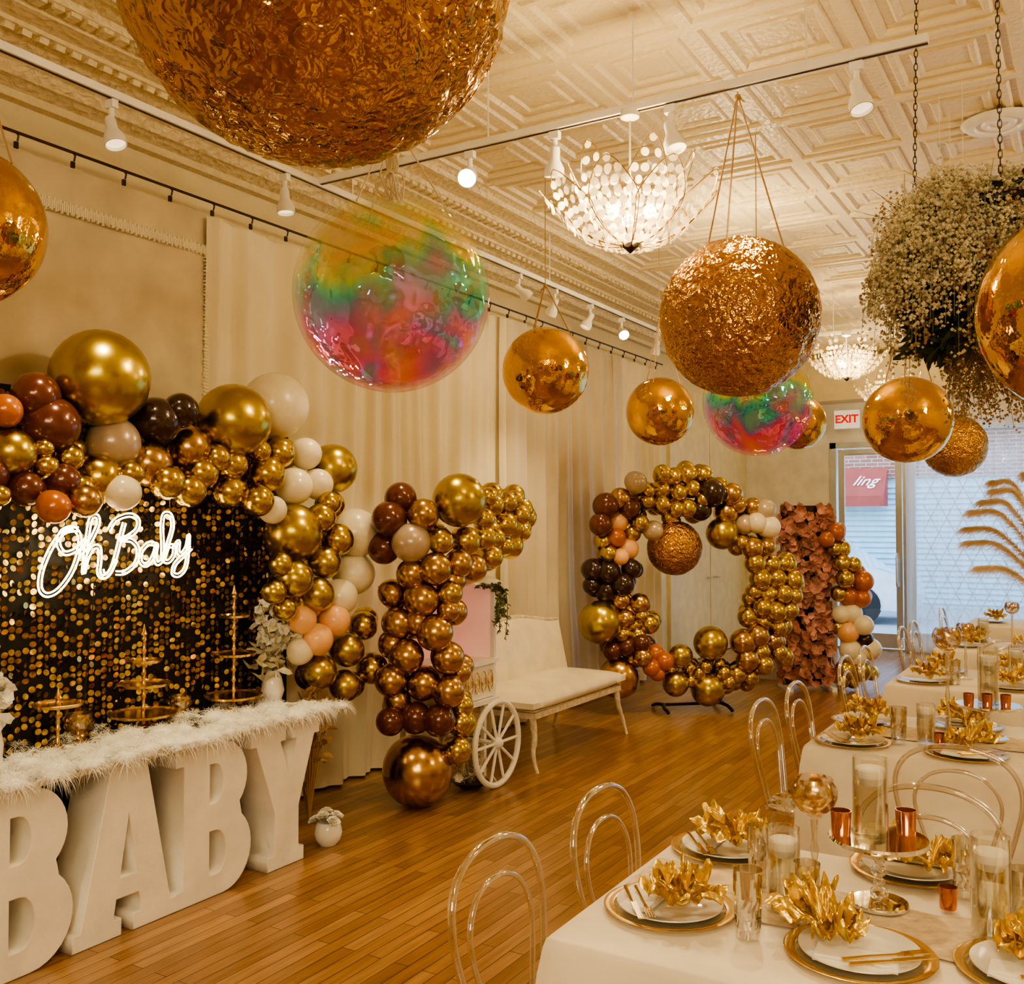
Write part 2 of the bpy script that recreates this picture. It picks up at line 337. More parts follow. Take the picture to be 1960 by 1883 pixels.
def text_mesh(body,size,ext,m,mtx,parent=None,name='lettering',bold=0,shear=0):
    c=bpy.data.curves.new('t','FONT'); c.body=body; c.size=size; c.extrude=ext; c.align_x='CENTER'; c.align_y='CENTER'; c.offset=bold; c.shear=shear
    o=bpy.data.objects.new('t',c); COL.objects.link(o); dg=bpy.context.evaluated_depsgraph_get(); me=bpy.data.meshes.new_from_object(o.evaluated_get(dg)); bpy.data.objects.remove(o)
    me.materials.clear(); me.materials.append(M[m]); r=bpy.data.objects.new(name,me); COL.objects.link(r); r.parent=parent; r.matrix_local=mtx; return r
# ------------------------------------------------------------------ room shell
XL=-4.42; XR=3.62; YB=-4.2; YF=13.9; H=4.0
struct(MB().box(((XL+XR)/2,(YB+YF)/2,-.05),(XR-XL+.2,YF-YB+.2,.1)),'floor','floor')
mb=MB(); s=.65; x0=-3.55
rings=[(0,-.028),(.03,-.028),(.042,-.010),(.075,-.010),(.088,-.024),(.112,-.024),(.130,-.003),(.175,-.003),(.188,-.014),(.206,-.014),(.22,-.002)]
for i in range(11):
    for j in range(28):
        ax=x0+i*s; ay=YB+j*s; vs=[];fs=[]
        for (q,z) in rings: vs+=[(ax+q,ay+q,H+z),(ax+s-q,ay+q,H+z),(ax+s-q,ay+s-q,H+z),(ax+q,ay+s-q,H+z)]
        for k in range(len(rings)-1):
            for e in range(4): a=k*4+e; b=k*4+(e+1)%4; fs.append((a,a+4,b+4,b))
        k=(len(rings)-1)*4; fs.append((k+3,k+2,k+1,k)); mb.add(vs,fs)
mb.box(((XL+XR)/2,(YB+YF)/2+.1,H+.08),(XR-XL+.2,YF-YB+.4,.1))
struct(mb,'ceiling','ceiling')
prof=[(XL,3.70),(XL+.06,3.70),(XL+.06,3.74),(XL+.13,3.76),(XL+.16,3.76),(XL+.20,3.80),(-4.10,3.85),(-4.0,3.865),(-4.0,3.885),(-3.88,3.89),(-3.87,3.91),(-3.78,3.915),(-3.76,3.94),(-3.66,3.945),(-3.64,3.935),(-3.60,3.935),(-3.58,3.96),(-3.55,3.972),(-3.55,4.02),(XL,4.02)]
mb=MB(); n=len(prof); mb.add([(x,YB,z) for x,z in prof]+[(x,YF,z) for x,z in prof],[(i,i+1,n+i+1,n+i) for i in range(n-1)])
for k in range(220):
    y=YB+.04+k*.082; mb.box((-3.82,y,3.905),(.06,.05,.02)); mb.box((-4.05,y,3.865),(.07,.045,.03),Matrix.Rotation(.35,3,'Y'))
struct(mb,'trim_1','cornice')
struct(MB().box((XL-.05,(YB+YF)/2,H/2),(.1,YF-YB,H)),'wall_left','wallpaper')
struct(MB().box((XR+.05,(YB+YF)/2,H/2),(.1,YF-YB,H)),'wall_right','plaster')
struct(MB().box(((XL+XR)/2,YB-.05,H/2),(XR-XL,.1,H)),'wall_back','plaster')
mb=MB()
def bx(a,b,c,d,e,f): mb.box(((a+b)/2,(c+d)/2,(e+f)/2),(b-a,d-c,f-e))
bx(XL,-3.2,YF,YF+.15,0,H); bx(-3.2,-2.18,YF,YF+.15,2.80,H); bx(-2.18,XR,YF,YF+.15,3.0,H); bx(-2.18,XR,YF,YF+.15,0,.18)
struct(mb,'wall_far','white_wall')
mb=MB(); bx(XL,XR,13.55,YF-.002,3.38,3.92); bx(XL,XR,13.50,YF-.002,3.34,3.40); struct(mb,'trim_2','plaster')
mb=MB(); bx(XL+.001,XL+.02,YB,10.1,0,.14); struct(mb,'baseboard_left','white_wall')
mb=MB(); bx(XL+.002,XL+.03,10.12,13.88,0,3.35); struct(mb,'trim_3','door_cream')
mb=MB(); bx(XL+.03,XL+.07,10.9,12.25,0.01,2.9); door2=struct(mb,'door_2','door_cream')
mb=MB(); bx(XL+.03,XL+.07,12.28,13.5,0.01,2.9); door3=struct(mb,'door_3','door_cream')
mb=MB(); mb.tube([(XL+.07,12.15,1.0),(XL+.12,12.15,1.0),(XL+.12,12.05,1.0)],.012); mb.build('door_handle','alu',door2)
mb=MB(); mb.tube([(XL+.07,12.38,1.0),(XL+.12,12.38,1.0),(XL+.12,12.48,1.0)],.012); mb.build('door_handle','alu',door3)
mb=MB(); bx(-3.2,-3.12,YF-.03,YF+.12,0,2.8); bx(-2.26,-2.18,YF-.03,YF+.12,0,2.8); bx(-3.2,-2.18,YF-.03,YF+.12,2.72,2.8); bx(-3.12,-2.26,YF,YF+.1,0,.02)
d1=struct(mb,'door_1','alu')
mb=MB(); bx(-3.10,-3.02,YF+.02,YF+.07,.03,2.70); bx(-2.36,-2.28,YF+.02,YF+.07,.03,2.70); bx(-3.02,-2.36,YF+.02,YF+.07,.03,.22); bx(-3.02,-2.36,YF+.02,YF+.07,2.62,2.70); mb.build('door_leaf_frame','alu',d1,False)
mb=MB(); bx(-3.02,-2.36,YF+.04,YF+.05,.22,2.62); mb.build('door_glass','pane',d1,False)
mb=MB(); mb.tube(cr([(-2.34,YF+.02,.85),(-2.34,YF-.06,.87),(-2.34,YF-.07,1.0),(-2.34,YF-.07,1.15),(-2.34,YF-.06,1.27),(-2.34,YF+.02,1.29)],4),.014); mb.build('door_handle','alu',d1)
mb=MB(); bx(-2.95,-2.6,YF-.03,YF+.02,2.64,2.70); mb.build('door_closer','alu',d1,False)
mb=MB()
for xx in (-2.18,-.7,.8,2.3,3.54): bx(xx,xx+.07,YF,YF+.1,.18,3.0)
bx(-2.18,XR,YF,YF+.1,2.93,3.0); bx(-2.18,XR,YF,YF+.1,.18,.25)
w1=struct(mb,'window_1','alu'); mb=MB(); bx(-2.11,3.54,YF+.05,YF+.06,.25,2.93); mb.build('window_pane','pane',w1,False)
mb=MB(); p=.20
def clipx(a,b,lo,hi):
    d=b-a; t0,t1=0,1
    for (bd,s_) in ((lo,1),(hi,-1)):
        fa=s_*(a.x-bd); fb=s_*(b.x-bd)
        if fa<0 and fb<0: return None
        if fa<0: t0=max(t0,fa/(fa-fb))
        elif fb<0: t1=min(t1,fa/(fa-fb))
    return (a+d*t0,a+d*t1) if t0<t1 else None
for k in range(-16,32):
    xa=-2.1+k*p
    for sg in (1,-1):
        a,b=[Vector((xa+sg*(z-.3)*.5+(0 if sg>0 else 1.27),YF+.30,z)) for z in (.3,2.85)]
        c=clipx(a,b,-2.05,1.5)
        if c: mb.tube(c,.007,4)
tag(mb.build('security_gate','alu'),'folding metal lattice gate outside the sheer curtained window','gate')
def curtain(name,a0,a1,fixed,z0,z1,amp,pitch,m,label,axis='y',grp=None,seed=0,step=.018):
    nu=int((a1-a0)/step); nz=14; vs=[];fs=[]
    for k in range(nz+1):
        z=z0+(z1-z0)*k/nz; f=1-.35*k/nz
        for i in range(nu+1):
            a=a0+(a1-a0)*i/nu; ph=2*PI*a/pitch+2.4*noise.noise(Vector((a*1.1,seed,z*.22)))*2
            o=amp*f*(math.sin(ph)+.5*math.sin(2.3*ph+seed)+.8*noise.noise(Vector((a*1.7,seed,z*.3))))+.02*noise.noise(Vector((a*2,z*.7,seed+5)))
            vs.append((fixed+o,a,z) if axis=='y' else (a,fixed+o,z))
    for k in range(nz):
        for i in range(nu): q=k*(nu+1)+i; fs.append((q,q+1,q+nu+2,q+nu+1))
    return tag(MB().add(vs,fs).build(name,m,None,True,None,180),label,'curtain',grp)
curtain('sheer_curtain',-2.2,-1.0,13.70,.05,3.05,.04,.16,'sheer','white sheer curtain panel beside the glass entry door','x',seed=1)
curtain('sheer_curtain',-1.02,.4,13.68,.05,3.05,.04,.16,'sheer','white sheer window curtain behind the pampas grass, second from door','x',seed=2)
curtain('sheer_curtain',.4,3.5,13.70,.05,3.05,.04,.16,'sheer','wide white sheer curtain at the far right window end','x',seed=3)
XC=-4.27; ZR=3.49
curtain('curtain',1.0,3.92,XC-.02,.03,ZR-.06,.006,.5,'velvet','flat cream velvet panel with fringed edge behind the neon sign','y',seed=4)
curtain('curtain',3.80,7.05,XC,.02,ZR-.08,.034,.30,'drape','pleated ivory drape hanging behind the middle balloon column','y',seed=5)
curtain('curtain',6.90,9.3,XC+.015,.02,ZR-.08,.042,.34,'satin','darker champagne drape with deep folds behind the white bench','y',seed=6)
curtain('curtain',9.1,10.4,XC,.02,ZR-.08,.04,.28,'drape','shiny ivory satin drape beside the cream painted door','y',seed=7)
mb=MB()
for k in range(280): 
    y=1.0+2.9*k/280; mb.box((XC+.0,y,3.22+.008*math.sin(k*2.3)),(.012,.007,.05))
for k in range(120):
    z=.9+2.3*k/120; mb.box((XC+.0,3.82+.006*math.sin(k*1.9),z),(.012,.05,.007))
tag(mb.build('fringe_trim','drape',None,False),'knotted fringe trim edging the flat cream velvet panel','fringe')
t=thing('curtain_rod','thin dark rod with hanging clips along the left wall','curtain rod',(XC+.03,0,0))
MB().tube([(0,.6,ZR),(0,10.4,ZR)],.008).build('rod','dark_metal',t)
y=1.5
while y<10.3:
    m_=MB(); m_.tube([(0,y,ZR),(.018,y,ZR-.02),(.01,y,ZR-.045)],.005,5); m_.box((0,y,ZR-.06),(.012,.018,.03)); m_.build('clip','dark_metal',t); y+=.29
# ------------------------------------------------------------------ outside
tag(MB().box((0,24,-.1),(60,20,.1)).build('street_pavement','asphalt',None,False),'pale grey street pavement seen through the glass door','street')
t=thing('storefront_building','brick shop building across the street seen through the door','building',(0,22,-.05))
MB().box((0,.5,4.3),(40,1,3.2)).build('brick_wall','brick',t,False)
m_=MB()
m_.box((0,.55,1.35),(40,.9,2.7))
for k in range(22): m_.box((0,.07,.12+k*.115),(40,.05,.07))
m_.build('roller_shutter','shutter',t,False)
m_=MB()
for xx in (-8.2,-4.9,-1.7,1.5): m_.box((xx,-.02,4.4),(1.0,.08,1.5))
m_.build('window','carglass',t,False)
t=thing('awning','faded red shop awning with white script across the street','awning',(-4.95,21.48,2.05))
m_=MB(); m_.add([(-1.3,0,0),(1.08,0,0),(1.08,0,.22),(-1.3,0,.22),(-1.3,.45,.82),(1.08,.45,.82),(1.08,.45,0),(-1.3,.45,0)],[(0,1,2,3),(3,2,5,4),(1,6,5,2),(0,3,4,7)])
m_.build('awning_canvas','awning',t,False)
F=lambda x,y,z,tilt=PI/2: Matrix.Translation((x,y,z))@Matrix.Rotation(tilt,4,'X')
text_mesh('ling',.36,.012,'signwhite',F(.66,.20,.53,math.atan2(.60,.45)),t,'lettering',shear=.5,bold=-.002)
text_mesh('32',.16,.01,'signwhite',F(.20,-.02,.11),t,'lettering',bold=.002)
t=thing('car','white parked car seen low through the glass door','car',(-4.9,18.6,-.05))
pr=[(-2,.25),(-2,.7),(-1.75,.85),(-1.0,.92),(-.45,1.35),(.8,1.38),(1.45,.95),(2,.85),(2.1,.5),(2.05,.25)]
m_=MB(); n=len(pr); m_.add([(x,-.8,z) for x,z in pr]+[(x,.8,z) for x,z in pr],[tuple(range(n)),tuple(range(2*n-1,n-1,-1))]+[(i,(i+1)%n,n+(i+1)%n,n+i) for i in range(n)]); m_.build('body','carpaint',t,False)
m_=MB(); m_.add([(-.9,-.81,.95),(-.42,-.81,1.28),(.1,-.81,1.3),(.1,-.81,.95)],[(0,3,2,1)]); m_.add([(.2,-.81,.95),(.2,-.81,1.3),(.75,-.81,1.3),(1.3,-.81,.95)],[(0,3,2,1)]); m_.build('side_window','carglass',t,False)
for xx in (-1.3,1.3):
    MB().lathe([(0,-.1),(.2,-.1),(.32,-.08),(.33,0),(.32,.08),(.2,.1),(0,.1)],20,(xx,-.75,.33),Matrix.Rotation(PI/2,3,'X')).build('wheel','rubber',t)
c,_=PYY(1621,802,13.48)
t=thing('exit_sign','small white sign reading EXIT in red above the door','sign',(c.x,13.49,c.z-.14))
MB().box((0,0,.14),(.32,.05,.24)).build('housing','signwhite',t,False)
text_mesh('EXIT',.145,.003,'redsign',F(0,-.028,.14),t,'lettering',bold=.005)
# ------------------------------------------------------------------ tracks & lights
ZT=3.55; XT=-3.64
def track(name,label,a,b,hang):
    a=Vector(a);b=Vector(b); t=thing(name,label,'light track',tuple(a)); d=b-a
    ln=d.length; rot=Matrix.Rotation(math.atan2(d.y,d.x),3,'Z')
    MB().box(d/2,(ln,.038,.034),rot).build('rail','white_metal',t,False)
    MB().box(d/2-Vector((0,0,.018)),(ln,.012,.004),rot).build('conductor_slot','dark_metal',t,False)
    for f in hang: 
        p=d*f; MB().tube([p,p+Vector((0,0,H-.03-a.z))],.004,6).build('hanger_rod','white_metal',t)
track('light_track','long white light track running along the left wall',(XT,.8,ZT),(XT,12.5,ZT),[.1,.3,.5,.7,.9])
track('light_track','white light track crossing the ceiling above the near chandelier',(-3.6,4.0,ZT),(-.54,4.0,ZT),[.35,.6,.85])
track('light_track','white light track crossing the ceiling at the far chandeliers',(-3.6,9.83,ZT),(1.0,9.83,ZT),[.3,.6])
def spot(loc,aim,label,lit,grp=None):
    t=thing('track_light',label,'track light',loc,0,grp)
    MB().box((0,0,-.03),(.05,.03,.035)).tube([(0,0,-.045),(0,0,-.10)],.012,8).build('adapter','white_metal',t)
    a=Vector(aim).normalized(); q=Vector((0,0,-1)).rotation_difference(a).to_matrix()
    c=Vector((0,0,-.12))
    MB().lathe([(0,.035),(.02,.035),(.024,.02),(.024,-.02),(.046,-.06),(.048,-.10),(.043,-.10),(.043,-.07)],18,c,q).build('lamp_head','white_metal',t)
    MB().lathe([(0,-.085),(.042,-.085)],18,c,q).build('lens','lens_on' if lit==2 else 'lens_dim',t)
    return t
ll=[(213,250,'first white track light from the left on the wall track',1,(.35,0,-1)),(545,385,'second white track light on the wall track, above curtain rod',1,(.1,0,-1)),
 (993,558,'white wall track light just right of the iridescent ball',1,(.6,.6,-.7)),(1062,590,'wall track light above the smaller gold ball',1,(-.6,.2,-1)),(1130,618,'wall track light left of the glowing small one',1,(-.4,-.4,-1)),(1190,655,'small glowing wall track light facing the room',2,(.5,-.6,-.6)),(1258,676,'last wall track light beside the crumpled gold ball',1,(-.3,0,-1))]
for px,py,lb,lit,aim in ll:
    p,_=PX(px,py,XT); spot((XT,p.y,ZT-.014),aim,lb,lit)
for px,lb,lit,aim in ((900,'brightly shining track light left of the near chandelier',2,(.35,-.85,-.6)),(1062,'track light hanging just left of the near chandelier',1,(-.15,.2,-1)),(1283,'track light hanging just right of the near chandelier top',1,(.3,-.1,-1)),(1640,'track light near the right end of the ceiling track',1,(.25,-.2,-1))):
    p,_=PYY(px,230,4.0); spot((p.x,4.0,ZT-.014),aim,lb,lit)
c,_=PZ(1912,234,H-.03)
tag(MB().lathe([(0,.0),(.05,.0),(.06,-.012),(.085,-.012),(.095,0),(.12,0),(.13,-.015),(.17,-.015),(.20,.01)],32).build('ceiling_vent','white_metal',None,True,(c.x,c.y,H-.036)),'round white ceiling vent above the hanging flower basket','vent')
# ------------------------------------------------------------------ chandeliers
def petal(phi,prof,kw,wmax,rows,tap):
    sp=cr([(r,0,z) for r,z in prof],8); n=len(sp); D=MB(); Fm=MB(); L_=[];R_=[]
    ca,sa=math.cos(phi),math.sin(phi)
    def sppt(t): i=min(n-2,int(t*(n-1))); f=t*(n-1)-i; return sp[i].lerp(sp[i+1],f)
    def wd(t): 
        w=min(sppt(t).x*kw,wmax)
        if t>1-tap: w*=max(.02,((1-t)/tap)**.75)
        return w
    def place(t,u):
        p=sppt(t); w=wd(t); ang=u*w/max(p.x,.05); x=p.x*math.cos(ang); y=p.x*math.sin(ang)
        return Vector((x*ca-y*sa,x*sa+y*ca,p.z))
    for k in range(25): t=k/24; L_.append(place(t,-1)); R_.append(place(t,1))
    Fm.tube(L_+list(reversed(R_)),.003,5)
    for i in range(rows):
        t=(i+.6)/rows; w=wd(min(t,1)); k=max(1,int(round(2*w/.056)))
        for j in range(k):
            u=(-1+2*(j+.5)/k); c=place(min(t,.985),u); nrm=Vector((ca,sa,-.35))+Vector((rnd(-.45,.45),rnd(-.45,.45),rnd(-.4,.4)))
            D.disc(c,.0225,nrm,12)
    return D,Fm
def chandelier(loc,label,sc,top):
    t=thing('chandelier',label,'chandelier',loc); t.scale=(sc,sc,sc)
    for k in range(9):
        D,Fm=petal(k*2*PI/9,[(.03,0),(.16,.02),(.27,.075),(.36,.16),(.43,.24),(.48,.325)],.37,.165,10,.40); D.build('shell_petal','capiz',t,False); Fm.build('petal_frame','brass',t)
    for k in range(6):
        D,Fm=petal(k*PI/3+.25,[(.06,.03),(.17,.10),(.24,.21),(.29,.33),(.34,.48)],.55,.155,9,.45); D.build('shell_petal','capiz',t,False); Fm.build('petal_frame','brass',t)
    MB().lathe([(0,-.04),(.012,-.03),(.03,-.012),(.06,.01),(.05,.02),(0,.02)],16).build('finial','dark_metal',t)
    m_=MB(); 
    for k in range(3): m_.sphere((.11*math.cos(k*2.1),.11*math.sin(k*2.1),.17),.034,12,8)
    m_.build('bulb','bulb',t)
    MB().tube([(0,0,.02),(0,0,top)],.006,6).lathe([(0,top),(.05,top),(.05,top-.04),(0,top-.06)],16).build('stem','white_metal',t)
    l=bpy.data.lights.new('chandelier_light','POINT'); l.energy=30; l.color=(1,.74,.38); l.shadow_soft_size=.07
    lo=bpy.data.objects.new('chandelier_light',l); COL.objects.link(lo); lo.location=Vector(loc)+Vector((0,0,.24*sc))
chandelier((-1.78,4.0,2.93),'large glowing capiz shell chandelier nearest the camera',.84,.73)
p,tt=PD(1622,712,9.55); chandelier((p.x,9.8,3.10),'middle capiz shell chandelier beyond the crumpled gold ball',.84,.53)
p,tt=PD(1710,785,11.6); chandelier((p.x,p.y,3.04),'farthest shell chandelier partly hidden behind a gold ball',.92,1.0)
# ------------------------------------------------------------------ hanging balls
def ico(sub,crumple):
    import bmesh
    bm=bmesh.new(); bmesh.ops.create_icosphere(bm,subdivisions=sub,radius=1)
    if crumple:
        for v in bm.verts:
            p=v.co.copy(); w=Vector((noise.noise(p*3),noise.noise(p*3+Vector((9,1,3))),noise.noise(p*3+Vector((2,7,5)))))*.4
            q=p+w; a=abs(noise.noise(q*5)); b=abs(noise.noise(q*11+Vector((3,3,3))))
            v.co=p*(1-.012*(1-a*2.5)-.007*(1-b*2)+.008)
    me=bpy.data.meshes.new('ball'); bm.to_mesh(me); bm.free(); me.shade_smooth(); return me
foil_me=ico(6,True); foil_me.materials.append(M['foil'])
def smooth_me(m):
    me=ico(5,False)
    for v in me.vertices:
        p=v.co; a=math.atan2(p.y,p.x); s_=1-.012*abs(math.cos(3*a))**8*(1-abs(p.z)); v.co=p*s_
    me.materials.append(M[m]); return me
gold_me=smooth_me('mirror_gold'); irid_me=smooth_me('irid')
def ball(kind,px,py,rpx,t_,label,top=None,rope='rope',yoke=.5,nst=3):
    p,_=PD(px,py,t_); R=rpx/FPX*t_
    th=thing({'foil':'foil_ball','gold':'gold_ball','irid':'iridescent_ball'}[kind],label,'hanging ball',tuple(p))
    o=bpy.data.objects.new('ball',{'foil':foil_me,'gold':gold_me,'irid':irid_me}[kind]); COL.objects.link(o); o.parent=th; o.scale=(R,R,R); o.rotation_euler=(rnd(-.3,.3),rnd(-.3,.3),rnd(0,6))
    if kind=='irid': o.rotation_euler=(0,0,rnd(0,6))
    top=(H-.03 if top is None else top)-p.z
    kn=Vector((0,0,min(R+yoke,top)))
    for k in range(nst):
        a=k*2*PI/nst+.6; e=Vector((math.cos(a)*.62*R,math.sin(a)*.62*R,R*.785)); MB().tube([e,kn],.0032 if rope=='string' else .004,5).build('string',rope,th)
    if kn.z<top-.01: MB().tube([kn,Vector((0,0,top))],.003,5).build('string',rope,th)
    m_=MB().sphere(kn-Vector((0,0,.012)),.014,8,6); 
    for k in range(4): m_.tube([kn-Vector((0,0,.01)),kn+Vector((rnd(-.04,.04),rnd(-.04,.04),rnd(-.06,-.01)))],.004,4)
    m_.build('knot',rope,th)
    return th,p,R
ball('foil',605,-74,377,2.25,'huge crumpled copper gold foil ball at the top left',yoke=.25)
th,p,R=ball('irid',750,563,187,3.5,'large rainbow iridescent ball below the huge crumpled ball',rope='string',yoke=.28)
m_=MB()
for k in range(20):
    a=Vector((rnd(-.03,.03),rnd(-.03,.03),R*.985)); m_.tube(cr([a,a+Vector((rnd(-.05,.05),rnd(-.05,.05),rnd(.02,.07))),Vector((rnd(-.02,.02),rnd(-.02,.02),R+.10)),Vector((rnd(-.03,.03),rnd(-.03,.03),R+.2)),Vector((rnd(-.06,.06),rnd(-.06,.06),R+.30))],4),.0036,5)
m_.build('string_bundle','string',th)
ball('foil',1415,607,151,4.15,'large crumpled gold ball hanging right of the near chandelier',top=ZT-.02,yoke=.62)
ball('gold',-78,430,155,3.4,'smooth gold ball cut off by the left photo edge')
ball('gold',1044,709,83,6.36,'smooth gold ball just right of the large iridescent ball',yoke=.28)
ball('gold',1263,787,65,8.1,'smooth gold ball hanging between two others before the drapes')
ball('irid',1450,768,104,5.7,'smaller iridescent ball tucked under the crumpled gold ball')
ball('gold',1528,808,52,9.6,'small gold ball mostly hidden behind the smaller iridescent ball')
ball('gold',1737,803,83,6.36,'smooth gold ball hanging in front of the glass door')
ball('foil',1827,853,59,8.9,'small crumpled gold ball right of the smooth one at window')
ball('gold',2090,590,205,3.03,'big gold ball cut off by the right photo edge')
# ------------------------------------------------------------------ balloons
def balloon_mesh():
    m_=MB(); pr=[]
    for i in range(19):
        th=PI*i/18; r=math.sin(th); z=-math.cos(th)
        if z<0: z*=1.10; r*=(1-.05*abs(z))
        pr.append((max(r,0),z))
    pr[0]=(.03,-1.12); pr=[(0,-1.2),(.07,-1.21),(.05,-1.15)]+pr; pr[-1]=(0,1)
    m_.lathe(pr,28); me=bpy.data.meshes.new('balloon'); me.from_pydata(m_.v,[],m_.f); me.shade_smooth(); return me
BM={}
base=balloon_mesh()
CW={'gold':'shiny gold','olive':'satin gold','bronze':'metallic bronze','brown':'cocoa brown','dark':'dark chocolate','taupe':'taupe','white':'cream white','peach':'peach','rust':'rust orange'}
for c in CW:
    me=base.copy(); me.materials.append(M[c]); BM[c]=me
ORD=['','second','third','fourth','fifth','sixth','seventh','eighth','ninth','tenth','eleventh','twelfth']
stuffv=[]
def put(px,py,rp,c,place,knotdir,back=0,loose=.7,stuff=False):
    p,t_=place(px,py,rp)
    if back: d=ray(px,py); p=p+d*back; t_+=back
    R=rp/FPX*t_
    if stuff: stuffv.append((Vector(p),R,c)); return None
    o=bpy.data.objects.new('balloon',BM[c]); COL.objects.link(o); o.location=p; o.scale=(R,R,R)
    d=Vector(knotdir)+Vector((rnd(-loose,loose),rnd(-loose,loose),rnd(-loose,loose))); o.rotation_euler=d.to_track_quat('-Z','Y').to_euler()
    return o
def garland(rows,place,where,knotdir,nfill=0,fr=(14,20),back=.12,jit=16,fcol=('gold','bronze'),nind=14,rs=1.0):
    lm=[r for r in rows if len(r)>4]; used={}
    for r in rows:
        px,py,rp,c=r[:4]; o=put(px,py,rp*(rs if rp<30 else 1),c,place,knotdir)
        if len(r)>4: tag(o,r[4]+' '+where,'balloon',CW[c]+' balloons '+where); continue
        b=min(lm,key=lambda q:(q[0]-px)**2+(q[1]-py)**2); dx,dy=px-b[0],py-b[1]
        if abs(dx)>2*abs(dy): dr='left of' if dx<0 else 'right of'
        elif abs(dy)>2*abs(dx): dr='above' if dy<0 else 'below'
        else: dr=('upper' if dy<0 else 'lower')+(' left of' if dx<0 else ' right of')
        used.setdefault((c,dr,b[4]),[]).append((math.hypot(dx,dy),o))
    for (c,dr,bl),L_ in used.items():
        L_.sort(key=lambda q:q[0])
        for i,(dd,o) in enumerate(L_):
            tag(o,' '.join((ORD[min(i,11)]+' '+CW[c]+' balloon '+dr+' the '+bl+' '+where).split()),'balloon',CW[c]+' balloons '+where)
    small=[r for r in rows if r[2]<40 and r[3] in fcol]
    for k in range(nfill):
        r=small[(k*7)%len(small)]; c=r[3]
        o=put(r[0]+rnd(-jit,jit),r[1]+rnd(-jit,jit),rnd(*fr),c,place,knotdir,back,.7,k>=nind)
        if o: tag(o,'partly hidden '+CW[c]+' balloon filling a gap at the back '+where,'balloon','hidden '+CW[c]+' filler balloons '+where)
A1=[(192,723,93,'olive','biggest gold balloon'),(68,757,46,'brown'),(10,785,32,'rust','leftmost rust balloon'),(98,812,54,'brown','biggest cocoa balloon'),(22,866,46,'olive'),(84,857,18,'gold'),(88,892,23,'gold'),(133,875,26,'gold'),(217,848,51,'taupe','grey taupe balloon'),
(298,806,47,'dark','larger blackish balloon'),(346,785,34,'dark'),(447,806,72,'olive','second biggest gold balloon'),(527,776,64,'white','huge matte cream balloon'),(362,858,45,'bronze'),(285,888,43,'bronze'),(190,915,47,'gold'),(120,920,34,'brown'),(50,935,34,'brown'),(155,932,23,'gold'),
(103,970,32,'rust','lower rust balloon'),(0,948,20,'gold'),(-30,905,45,'brown'),(235,942,35,'white'),(162,958,32,'bronze'),(320,922,34,'gold'),(385,905,33,'gold'),(362,938,33,'gold'),(445,888,30,'gold'),(440,940,33,'gold'),(510,907,36,'gold'),(535,866,28,'gold'),(495,958,30,'gold'),(522,975,26,'white'),
(585,868,31,'white'),(563,930,36,'white'),(608,926,30,'white'),(636,897,48,'olive','gold shoulder balloon'),(498,862,20,'gold'),(415,875,25,'gold'),(250,905,25,'gold'),(561,1020,57,'olive','big gold corner balloon'),(630,962,22,'gold'),(615,990,27,'gold'),(647,1032,31,'gold'),(622,1076,31,'olive'),(565,1107,35,'olive'),(608,1137,33,'olive'),(538,1080,22,'olive'),
(680,1020,48,'white','upper big cream balloon'),(677,1097,41,'white'),(650,1142,35,'white'),(525,1133,22,'olive'),(545,1165,22,'gold'),(640,1187,31,'peach','upper peach balloon'),(607,1223,31,'peach'),(578,1185,27,'peach'),(695,1197,27,'gold'),(665,1243,33,'olive'),(610,1285,35,'olive'),(712,1278,31,'gold','lowest right gold balloon'),(660,1312,31,'olive'),(575,1245,25,'white'),(590,1160,25,'gold')]
garland(A1,lambda px,py,rp: PX(px,py,-3.98+(.07 if rp<40 else .0)+rnd(-.02,.05)+(.0 if py<950 else .08)),'on the backdrop arch',(-1,0,0),24,(24,31),.12,16,('gold','bronze','olive'),12,1.05)
A2=[(767,953,28,'brown'),(745,993,35,'brown'),(810,983,30,'bronze'),(735,1048,32,'brown'),(787,1038,38,'taupe','taupe balloon'),(879,957,52,'olive','big top gold balloon'),(843,1035,23,'gold'),(890,1035,26,'gold'),(925,1028,23,'gold'),(925,992,20,'gold'),(943,965,20,'gold'),(970,960,19,'gold'),(995,985,18,'gold'),(966,1003,23,'gold'),(1000,1018,15,'gold'),(965,1045,17,'gold'),(940,1065,21,'gold'),(905,1087,25,'bronze','bronze cart balloon'),(865,1110,24,'bronze'),(877,1078,25,'bronze'),(833,1088,32,'bronze'),(788,1098,27,'bronze'),(935,950,16,'gold'),(948,1030,18,'gold'),(985,955,16,'gold'),(985,1010,18,'gold'),
(752,1135,25,'bronze'),(807,1147,34,'bronze','highest bronze balloon'),(860,1135,23,'gold'),(858,1168,20,'bronze'),(762,1192,29,'bronze'),(832,1210,36,'bronze','biggest bronze balloon'),(752,1232,26,'bronze'),(778,1255,34,'bronze'),(857,1258,29,'bronze'),(880,1285,20,'bronze'),(748,1302,28,'bronze'),(810,1307,34,'bronze'),(858,1322,29,'bronze'),(882,1350,22,'gold'),(760,1340,24,'bronze'),(795,1373,28,'brown','lower cocoa balloon'),(747,1380,25,'brown'),(840,1378,28,'brown'),(880,1382,19,'gold'),(800,1475,68,'bronze','giant floor balloon'),(800,1190,25,'bronze'),(875,1435,24,'gold')]
garland(A2,lambda px,py,rp: PD(px,py,5.88+max(0,px-860)*.0065+rnd(-.06,.06)),'on the middle column',(-.9,.4,0),44,(22,29),.18,11,nind=14,rs=1.12)
RP=PD(1330,1120,8.9)[0]; ra=math.radians(42); RN=Vector((-math.sin(ra),math.cos(ra),0)); RT=Vector((math.cos(ra),math.sin(ra),0))
